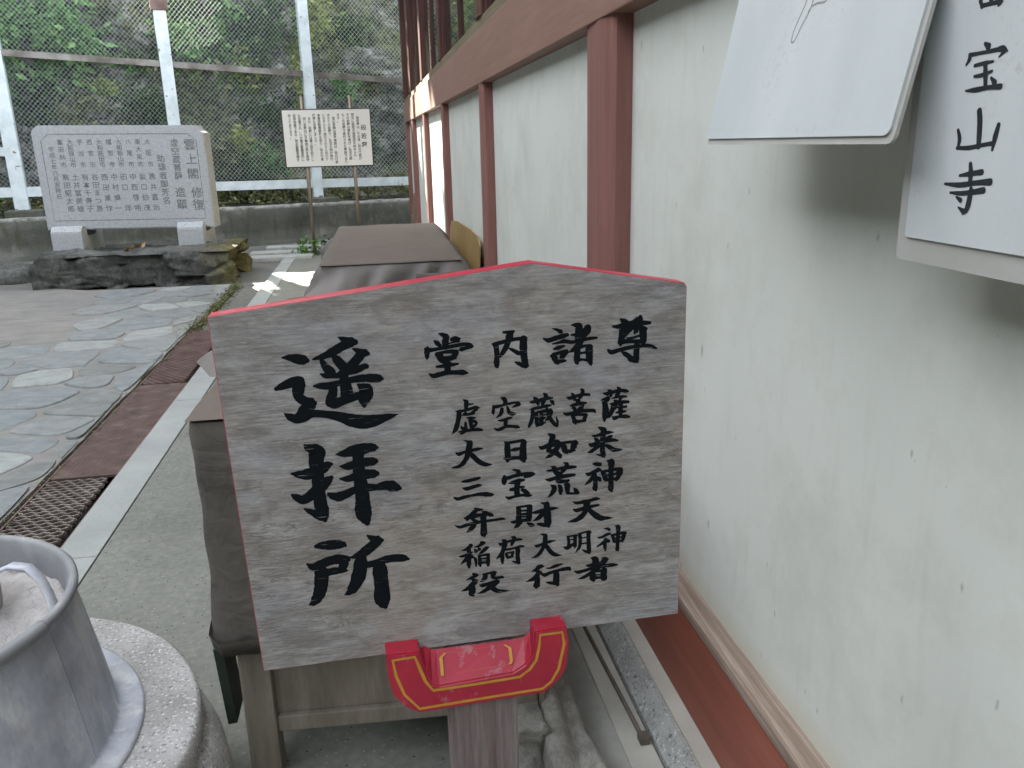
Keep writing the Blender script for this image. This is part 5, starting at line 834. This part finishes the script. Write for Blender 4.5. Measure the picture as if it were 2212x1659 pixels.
SX0, SX1, SZ0, SZ1, ST = -0.905, 0.880, 0.215, 1.315, 0.30
def slab_outline(x0, x1, z0, z1, c):
    pts = [(x0, z0), (x1, z0), (x1, z1-c)]
    pts += [(x1-c*(1-math.cos(R(a)))*0.0-c*(math.sin(R(a))), z1-c+c*(1-math.cos(R(a)))) for a in (25, 50, 75, 90)]
    pts += [(x0+c*(math.cos(R(a))), z1-c*math.sin(R(a))+0*c) for a in (20, 45, 70)][:0]
    pts += [(x0+c, z1), (x0+c*0.72, z1-c*0.18), (x0+c*0.3, z1-c*0.45), (x0, z1-c)]
    return pts
so_ = slab_outline(SX0, SX1, SZ0, SZ1, 0.075)
bm = bmesh.new(); prism(bm, so_, lambda p: Vector((p[0]*0.985, 0, p[1]-0.018*p[0])), lambda p: Vector((p[0], ST, p[1]-0.018*p[0]))); bmesh.ops.recalc_face_normals(bm, faces=bm.faces)
bmesh.ops.bevel(bm, geom=[e for e in bm.edges if abs(e.verts[0].co.y) < 1e-5 and abs(e.verts[1].co.y) < 1e-5], offset=0.012, segments=2, affect='EDGES')
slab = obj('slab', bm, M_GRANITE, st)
bm = bmesh.new()
fin = [(SX0+0.10, SZ0+0.10), (SX1-0.10, SZ0+0.10), (SX1-0.10, SZ1-0.16), (SX1-0.18, SZ1-0.09), (SX0+0.18, SZ1-0.09), (SX0+0.10, SZ1-0.16)]
closed_line(bm, fin, 0.004, lambda p: Vector((p[0], -0.0012, p[1]-0.018*p[0]))); bmesh.ops.recalc_face_normals(bm, faces=bm.faces); obj('border_groove', bm, M_ENGR, slab)
bm = bmesh.new()
T3 = lambda p, h: Vector((p.x, -0.001-h, p.y-0.018*p.x))
def tcol(x, ztop, body, size, sp): text_mesh(bm, body, size, T3, x, ztop, sp)
zoff = lambda z: z-0.36
tcol(0.705, zoff(1.535), '雲上閣', 0.124, 0.155); tcol(0.720, zoff(1.02), '修復', 0.124, 0.132)
tcol(0.548, zoff(1.535), '虚空蔵菩薩', 0.088, 0.088); tcol(0.545, zoff(1.02), '造顕', 0.112, 0.130)
tcol(0.388, zoff(1.37), '助縁者御芳名', 0.085, 0.090)
cols = [('大阪市', '燕井直治'), ('東大阪市', '坂口伯茂'), ('八尾市', '中西啓朔'), ('大和郡山市', '田口　洋'), ('橿原市', '中村博一'), ('大和高田市', '西田兼作'), ('西宮市', '谷田まつ恵'), ('宇治市', '有本千寿子'), ('大阪狭山市', '土井富美雄'), ('富田林市', '熊田堅太郎')]
for i, (a, b) in enumerate(cols):
    x = 0.27-i*0.0985
    tcol(x, zoff(1.535), a, 0.062, 0.235/(len(a)-1)); tcol(x, zoff(1.175), b, 0.074, 0.335/(len(b)-1))
tcol(-0.715, zoff(1.46), '平成七年六月吉祥日', 0.062, 0.0615)
bmesh.ops.recalc_face_normals(bm, faces=bm.faces); obj('inscription', bm, M_ENGR, slab)
for x0, x1 in ((-0.80, -0.49), (0.50, 0.77)):
    bm = bmesh.new()
    pr = [(-0.20, -0.12), (-0.20, 0.20), (-0.196, 0.225), (-0.18, 0.235), (-0.172, 0.246), (-0.155, 0.262), (-0.12, 0.275), (-0.08, 0.275), (-0.004, 0.24), (-0.003, 0.16), (ST+0.003, 0.16), (ST+0.01, 0.25), (0.50, 0.25), (0.52, 0.20), (0.52, -0.12)]
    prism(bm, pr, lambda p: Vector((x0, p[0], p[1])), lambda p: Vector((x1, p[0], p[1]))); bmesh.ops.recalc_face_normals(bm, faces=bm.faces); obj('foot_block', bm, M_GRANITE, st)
bm = bmesh.new(); random.seed(3)
for _ in range(5): leaf(bm, Vector((random.uniform(-.1, .1), random.uniform(-.03, .03), 0.01)), 0.05, 1.8)
tag(obj('fallen_leaf', bm, M_YELLOW, None, False, (-2.62, 9.68, 0.375)), 'yellow dry fallen leaves under the stone tablet', 'leaf')

# ---------------------------------------------------------------- white information sign on two poles
sg = thing('information_sign', 'white information sign with small black writing on two poles', 'sign', (-0.535, 11.5, 0))
bm = bmesh.new(); box(bm, (-0.572, 0.0, 1.143), (0.570, 0.03, 1.872), bev=0.004); frm = obj('frame', bm, M_BLACKF, sg)
bm = bmesh.new(); box(bm, (-0.556, -0.004, 1.156), (0.554, -0.0005, 1.858)); pan = obj('panel', bm, M_SIGNF, sg)
bm = bmesh.new(); S3 = lambda p, h: Vector((p.x, -0.0045-h, p.y))
title = '般若窟'
text_mesh(bm, title, 0.075, S3, 0.462, 1.668, 0.108)
lines = ['　般若窟は、その昔、役の行者が', '梵文に般若の般若経を納められ、', 'その岩窟の霊験を崇び、弘法大師', 'もこの岩窟で修行された霊跡であり', 'ます。', '　宝山寺開山湛海律師は、役の行者', 'ゆかりの岩窟で、弘法大師が修行', 'になぞらえて修行されたと伝わり', '本尊弥勒菩薩像を祀り、役の行者', '像等も安置しました。', '　また、岩窟には最上段を祀りし', '　同じ岩窟内に不動明王像を崇拝', 'も安置され、八大竜王聖観音像に', '延命地蔵である、梵天聖観音様を', '祀ってあります。']
for i, l in enumerate(lines): text_mesh(bm, l, 0.041, S3, 0.395-i*0.0615, 1.812, 0.0392)
bmesh.ops.recalc_face_normals(bm, faces=bm.faces); obj('lettering', bm, M_INK2, pan)
for x in (-0.302, 0.312):
    bm = bmesh.new(); tube(bm, [(x, 0.055, -0.1), (x, 0.055, 2.03)], 0.024, 16); lathe_ = None; obj('pole', bm, M_STEELPOLE, sg, True)

# ---------------------------------------------------------------- low concrete wall and fence
ang = math.atan(0.25)
def FL(s, off, z):   # along the fence line; s = distance from X=-1.2, off = distance behind the wall face
    return Vector((-1.2+s*math.cos(ang)-off*math.sin(ang), 13.45+s*math.sin(ang)+off*math.cos(ang), z))
bm = bmesh.new()
vs = []
NS = 90
for i in range(NS+1):
    s = -9+13.0*i/NS
    row = []
    for off, z in ((-0.10, -0.1), (-0.10, 0.035), (-0.0, 0.04), (0.0, 0.2), (0.0, 0.36), (0.0, 0.53), (0.02, 0.55), (0.2, 0.555), (0.26, 0.54), (0.27, 0.3)):
        d = 0.02*fbm((s*1.3, off*3, z*4), 4)
        row.append(bm.verts.new(FL(s, off+d*0.5, z+(0.012*fbm((s*4, 0, 3), 4) if z > 0.3 else 0))))
    vs.append(row)
for i in range(NS):
    for j in range(9): bm.faces.new((vs[i][j], vs[i+1][j], vs[i+1][j+1], vs[i][j+1]))
bmesh.ops.recalc_face_normals(bm, faces=bm.faces)
lw = obj('low_concrete_wall', bm, M_WALLC, None, True); tag(lw, 'stained low concrete retaining wall below the fence', 'wall')
fence = thing('chain_link_fence', 'tall pale fence of steel posts, rails and chain-link mesh before the cliff', 'fence', FL(0, 0.45, 0.5))
finv = Matrix.Translation(-FL(0, 0.45, 0.5))
def fpart(name, fn, mat, smooth=False, parent=fence):
    bm = bmesh.new(); fn(bm); bmesh.ops.recalc_face_normals(bm, faces=bm.faces); bmesh.ops.transform(bm, matrix=finv, verts=bm.verts); return obj(name, bm, mat, parent, smooth)
SP = [-8.15, -6.02, -3.83, -1.67, 0.33, 2.45]     # post stations
SP = [-7.9, -5.98, -3.83, -1.69, 0.33, 2.45]
SP = [(-7.05+1.2)/math.cos(ang), (-4.94+1.2)/math.cos(ang)+0.11, (-2.84+1.2)/math.cos(ang)+0.11, (-0.87+1.2)/math.cos(ang)+0.11, (1.2+1.2)/math.cos(ang)]
def hbeam(bm, s, wd):
    for off in (0.45, 0.45+wd*0.9): box(bm, (s-wd/2, off, 0.62), (s+wd/2, off+0.014, 5.4), lambda p: FL(p.x, p.y, p.z))
    box(bm, (s-0.006, 0.464, 0.62), (s+0.006, 0.45+wd*0.9, 5.4), lambda p: FL(p.x, p.y, p.z))
for s, wd in zip(SP, (0.18, 0.185, 0.17, 0.155, 0.15)):
    fpart('post', lambda bm: hbeam(bm, s, wd), M_PAINT)
for s, z in zip(SP[1:4], (0.64, 0.63, 0.62)):
    fpart('footing', lambda bm: box(bm, (s-0.2 if s > -4 else s-0.3, 0.16, 0.40), (s+0.28 if s > -4 else s+0.36, 0.75, z), lambda p: FL(p.x, p.y, p.z), 0.015), M_WALLC)
fpart('coupling', lambda bm: box(bm, (SP[2]-0.115, 0.435, 3.33), (SP[2]+0.115, 0.63, 3.62), lambda p: FL(p.x, p.y, p.z), 0.01), M_RUSTG)
zr = lambda s: 2.74-(s+3.74)*0.060
def rail(bm, s0, s1, z0, z1, h, off, d):
    f = lambda p: FL(p.x, p.y, p.z+z0+(z1-z0)*(p.x-s0)/(s1-s0)); box(bm, (s0, off, -h/2), (s1, off+d, h/2), f)
for k in range(4):
    s0, s1 = SP[k]+0.07, SP[k+1]-0.07
    fpart('rail', lambda bm: rail(bm, s0, s1, zr(s0), zr(s1), 0.085, 0.475, 0.06), M_RAILR)
    za, zb = (1.49, 1.49) if k == 0 else (0.885-0.006*(s0+3.7), 0.885-0.006*(s1+3.7))
    if k == 0:
        fpart('rail', lambda bm: rail(bm, s0, s1, 1.46, 1.44, 0.12, 0.475, 0.06), M_PAINT)
    fpart('rail', lambda bm: rail(bm, s0, s1, 0.885-0.012*(s0+3.7), 0.885-0.012*(s1+3.7), 0.135, 0.475, 0.06), M_PAINT)
def chain(bm):
    z0, z1, s0, s1, d, r_ = 0.93, 5.3, -8.5, 3.0, 0.064, 0.0025
    H_ = z1-z0
    for fam in (1, -1):
        k0 = int((s0-H_)/d)-1; k1 = int((s1+H_)/d)+1
        for k in range(k0, k1):
            a = k*d     # s = a + fam*(z-z0)*0.92
            ends = []
            sa, sb = a, a+fam*H_*0.92
            za, zb = z0, z1
            # clip to s0..s1
            pts = []
            for (s, z) in ((sa, za), (sb, zb)): pts.append([s, z])
            lo, hi = 0.0, 1.0; ds = sb-sa
            t1, t2 = (s0-sa)/ds, (s1-sa)/ds
            lo = max(lo, min(t1, t2)); hi = min(hi, max(t1, t2))
            if hi-lo < 0.02: continue
            P = FL(sa+ds*lo, 0.56+0.003*fam, z0+H_*lo); Q = FL(sa+ds*hi, 0.56+0.003*fam, z0+H_*hi)
            dd = (Q-P).normalized(); a1 = Vector((0, -1, 0)); a1 = (a1-dd*a1.dot(dd)).normalized(); b1 = dd.cross(a1)
            ra = [bm.verts.new(P+(a1*math.cos(t)+b1*math.sin(t))*r_) for t in (0, 2.094, 4.189)]; rb_ = [bm.verts.new(Q+(a1*math.cos(t)+b1*math.sin(t))*r_) for t in (0, 2.094, 4.189)]
            for i in range(3): bm.faces.new((ra[i], ra[(i+1) % 3], rb_[(i+1) % 3], rb_[i]))
fpart('wire_mesh', chain, M_WIRE)

# ---------------------------------------------------------------- soil bed, cliff, vegetation
bm = bmesh.new()
grid(bm, 120, 14, lambda u, v: FL(-12+19*u, 0.2+1.6*v, 0.47+0.10*v+0.05*fbm((u*40, v*4, 0), 4)))
struct('soil_bed', bm, M_DIRT, True)
def cliff_pt(s, z):
    q = Vector((s*0.55, 0, z*0.75)); vd = mnoise.voronoi(q*1.25+Vector((0.3, 5.1, 0.7)))[0]
    d = 0.55*fbm((s*0.45, 1.3, z*0.5), 5)+0.55*(vd[0]-0.4)+0.16*fbm((s*2.3, 4, z*3.1), 5)+0.10*(mnoise.voronoi(Vector((s*1.6, 2, z*2.4)))[0][0]-0.4)
    return FL(s, 1.75+(z-0.5)*0.20-d, z+0.12*fbm((s*1.7, 8, z*1.7), 3))
bm = bmesh.new()
NSx, NZ = 300, 90
grid(bm, NSx, NZ, lambda u, v: cliff_pt(-13+20*u, 0.45+3.55*v) if v < 0.999 else cliff_pt(-13+20*u, 4.0)+Vector((0, 9, 0.2)))
bmesh.ops.recalc_face_normals(bm, faces=bm.faces)
struct('cliff', bm, M_ROCK, True)
def shrub(label, X, z, rad, n, mat, size0, name='cliff_shrub', cat='shrub', grp='plants growing on the cliff', droop=0.2, flat=0.6, stretch=(1, 1), seedk=0):
    random.seed(int(X*100)*7+int(z*100)+seedk); n = int(n*1.9); size = size0*1.1
    s = (X+1.2)/math.cos(ang); base = cliff_pt(s, z); bm = bmesh.new()
    for _ in range(n):
        g = Vector((random.gauss(0, 0.5)*rad*stretch[0], random.gauss(-0.1, 0.3)*rad*flat, random.gauss(0, 0.5)*rad*stretch[1]))
        if mnoise.noise((base+g)*3.2/max(rad, 0.3)*0.5) < -0.12: continue
        leaf(bm, g, size, 1.9, droop)
    o = obj(name, bm, mat, None, False, base+Vector((0, -0.05, 0))); tag(o, label, cat, grp); return o
shrub('bright green leafy mass at the upper left corner behind the fence', -5.0, 3.2, 0.70, 1000, M_LEAF_B, 0.085)
shrub('bright leafy shrub behind the fence between the two left posts', -4.15, 3.15, 0.55, 800, M_LEAF_B, 0.085, seedk=4)
shrub('dark green foliage behind the leftmost fence post', -5.6, 2.9, 0.6, 700, M_LEAF_D, 0.08)
shrub('dark foliage in shade at the left edge low behind the fence', -6.2, 1.1, 0.6, 800, M_LEAF_D, 0.09, seedk=2)
shrub('green undergrowth at the left edge at the cliff foot', -5.95, 0.75, 0.4, 450, M_LEAF_B, 0.07, seedk=3)
shrub('small mid-green shrub right of the middle fence post', -2.5, 3.0, 0.45, 380, M_LEAF_B, 0.07)
shrub('dark creeping plant right of the middle fence post', -2.2, 3.45, 0.5, 420, M_LEAF_D, 0.075, seedk=5)
shrub('small fern on the rock above the stone tablet', -3.62, 2.32, 0.20, 90, M_LEAF_Y, 0.075, seedk=5)
shrub('bright fern tuft above the right end of the tablet', -2.87, 2.05, 0.18, 80, M_LEAF_B, 0.08)
shrub('yellow-green fern between the tablet and the information sign', -1.75, 1.5, 0.26, 150, M_LEAF_Y, 0.075)
shrub('mossy green growth right beside the tablet', -2.15, 1.1, 0.40, 300, M_LEAF_O, 0.06)
shrub('olive growth over the rock right of the middle post', -2.35, 2.3, 0.55, 520, M_LEAF_O, 0.06, seedk=6)
shrub('yellow-green vine hanging down above the information sign', -0.62, 3.1, 0.40, 620, M_LEAF_Y, 0.055, stretch=(0.55, 1.6), droop=0.9)
shrub('lower dangling end of the yellow-green vine', -0.60, 2.35, 0.28, 260, M_LEAF_Y, 0.05, stretch=(0.6, 1.3), droop=0.9)
shrub('dark ivy left of the third fence post', -1.45, 3.1, 0.5, 480, M_LEAF_D, 0.07, seedk=1)
shrub('dark hollow foliage left of the information sign', -1.35, 1.9, 0.42, 300, M_LEAF_D, 0.07, seedk=2)
shrub('green tuft beside the hall corner', 0.45, 2.5, 0.3, 170, M_LEAF_O, 0.06)
shrub('dark foliage high beside the hall corner', 0.30, 3.3, 0.35, 240, M_LEAF_D, 0.07, seedk=1)
shrub('mid-green foliage on the rock behind the stone tablet top left', -4.6, 2.15, 0.45, 330, M_LEAF_D, 0.07, seedk=8)
for lab, X, z, rd, n, mt, sz, k in (
    ('dark ivy sheet on the cliff above the tablet', -3.1, 1.95, 0.55, 420, M_LEAF_D, 0.06, 1),
    ('olive creeper above the right half of the tablet', -2.75, 2.75, 0.45, 330, M_LEAF_O, 0.055, 2),
    ('fresh green plants high between the middle and third fence posts', -1.95, 3.3, 0.5, 420, M_LEAF_B, 0.07, 3),
    ('dark green bush low between the tablet and the sign', -1.75, 0.95, 0.4, 360, M_LEAF_D, 0.06, 4),
    ('small pale green plant on the rock right of the vine', -0.05, 2.9, 0.3, 170, M_LEAF_O, 0.055, 5),
    ('dark creeper beside the sign right edge', 0.25, 1.6, 0.35, 260, M_LEAF_D, 0.055, 6),
    ('bright fern fronds in the middle of the left bay', -4.35, 2.55, 0.3, 180, M_LEAF_B, 0.075, 7),
    ('olive scrub low behind the tablet left end', -3.9, 1.75, 0.5, 350, M_LEAF_O, 0.055, 8),
    ('dark shrub behind the top of the third post', -1.05, 3.5, 0.45, 380, M_LEAF_D, 0.065, 9),
    ('yellow-green creeper at the top between the third post and the hall', -0.35, 3.45, 0.45, 420, M_LEAF_Y, 0.06, 11),
    ('bright leafy clump above the right end of the sign', 0.1, 2.35, 0.28, 200, M_LEAF_B, 0.055, 12),
    ('yellow-green fern patch high left of the third post', -1.55, 2.75, 0.3, 200, M_LEAF_Y, 0.06, 13),
    ('bright fern leaves left of the middle post low down', -3.35, 2.75, 0.3, 180, M_LEAF_B, 0.07, 14),
    ('green scrub above the low rail left of the sign', -1.3, 1.25, 0.3, 220, M_LEAF_B, 0.055, 10)):
    shrub(lab, X, z, rd, n, mt, sz, seedk=k)
# leaf litter along the wall top
bm = bmesh.new(); random.seed(5)
for _ in range(2600):
    s = random.uniform(-7, 2.6); off = random.uniform(0.25, 1.5); leaf(bm, FL(s, off, 0.55+0.12*off+random.uniform(-0.02, 0.06)), 0.045, 1.7, 0, 1.2)
struct('leaf_litter', bm, M_LEAF_O, kind='stuff')
# weeds at the sign pole
random.seed(9)
for lab, x, y, n, rr, mt in (('small green weed at the foot of the left sign pole', -0.90, 11.55, 130, 0.17, M_LEAF_B), ('small weed right of the sign pole foot', -0.62, 11.7, 110, 0.14, M_LEAF_D)):
    bm = bmesh.new()
    for _ in range(n): leaf(bm, Vector((random.gauss(0, rr*0.6), random.gauss(0, rr*0.5), abs(random.gauss(0, rr*0.6)))), 0.045, 1.6, -0.2)
    tag(obj('weed', bm, mt, None, False, (x, y, 0.0)), lab, 'weed', 'weeds at the sign pole')

# unseen leaf cards added above the cliff: block the sun except for shaped gaps
def lit(P):
    t = (0.60-P.x)/(-SUN.x)        # where the ray through P meets the hall wall
    if t > 0:
        h = P-SUN*t
        if -0.2 < h.z < 2.4:
            for y0, y1, z0, z1 in ((8.55, 9.1, 0.3, 2.05), (9.75, 10.9, 1.1, 2.1), (7.45, 7.6, 1.35, 1.55)):
                if y0-0.1 < h.y < y1+0.1 and z0-0.1 < h.z < z1+0.1: return True
    t = P.z/SUN.z; g = P-SUN*t
    for y0, y1, x0, x1 in ((9.05, 9.6, -1.4, -0.55), (8.3, 8.5, -1.5, -1.15), (9.95, 10.1, -1.15, -0.6), (7.75, 7.85, -1.4, -1.2)):
        if y0-0.08 < g.y < y1+0.08 and x0-0.08 < g.x < x1+0.08: return True
    return False
bm = bmesh.new(); random.seed(21)
for layer in range(4):
    for _ in range(5600):
        x = random.uniform(-24, 6); z = random.uniform(4.3, 24); y = 16.6+layer*1.3+random.uniform(-0.5, 0.5)+0.25*(x+1.2)*0.3
        P = Vector((x, y, z))
        s = random.uniform(0.26, 0.36)+0.012*z
        d = Vector((random.gauss(0, 1), random.gauss(0, 0.4), random.gauss(0, 1))).normalized(); a = d.cross(SUN+Vector((random.gauss(0, .3), random.gauss(0, .3), random.gauss(0, .3)))).normalized()
        pts = [P-d*s, P-a*s*0.8, P+d*s, P+a*s*0.8]
        if any(lit(q) for q in pts+[P]+[(pts[k]+pts[(k+1) % 4])/2 for k in range(4)]+[(pts[k]+P)/2 for k in range(4)]): continue
        bm.faces.new([bm.verts.new(q) for q in pts])
# more leaf cards added left and behind the viewer, leaving only overhead sky open
def band(n, fx, fy, ztop):
    for _ in range(n):
        P = Vector((fx(), fy(), 0.2+ztop*random.random()**0.9))
        s = random.uniform(0.35, 0.55); d = Vector((random.gauss(0, 1), random.gauss(0, 1), random.gauss(0, 1))).normalized(); a = d.orthogonal().normalized()
        pts = [P-d*s, P-a*s*0.8, P+d*s, P+a*s*0.8]
        if any(lit(q) for q in pts): continue
        bm.faces.new([bm.verts.new(q) for q in pts])
U = random.uniform
band(6500, lambda: U(-11.5, -9.0), lambda: U(-12, 15), 7.6)
band(5500, lambda: U(-11, 9), lambda: U(-11.5, -9), 7.0)
struct('unseen_leaf_screen', bm, M_LEAF_D, kind='stuff')
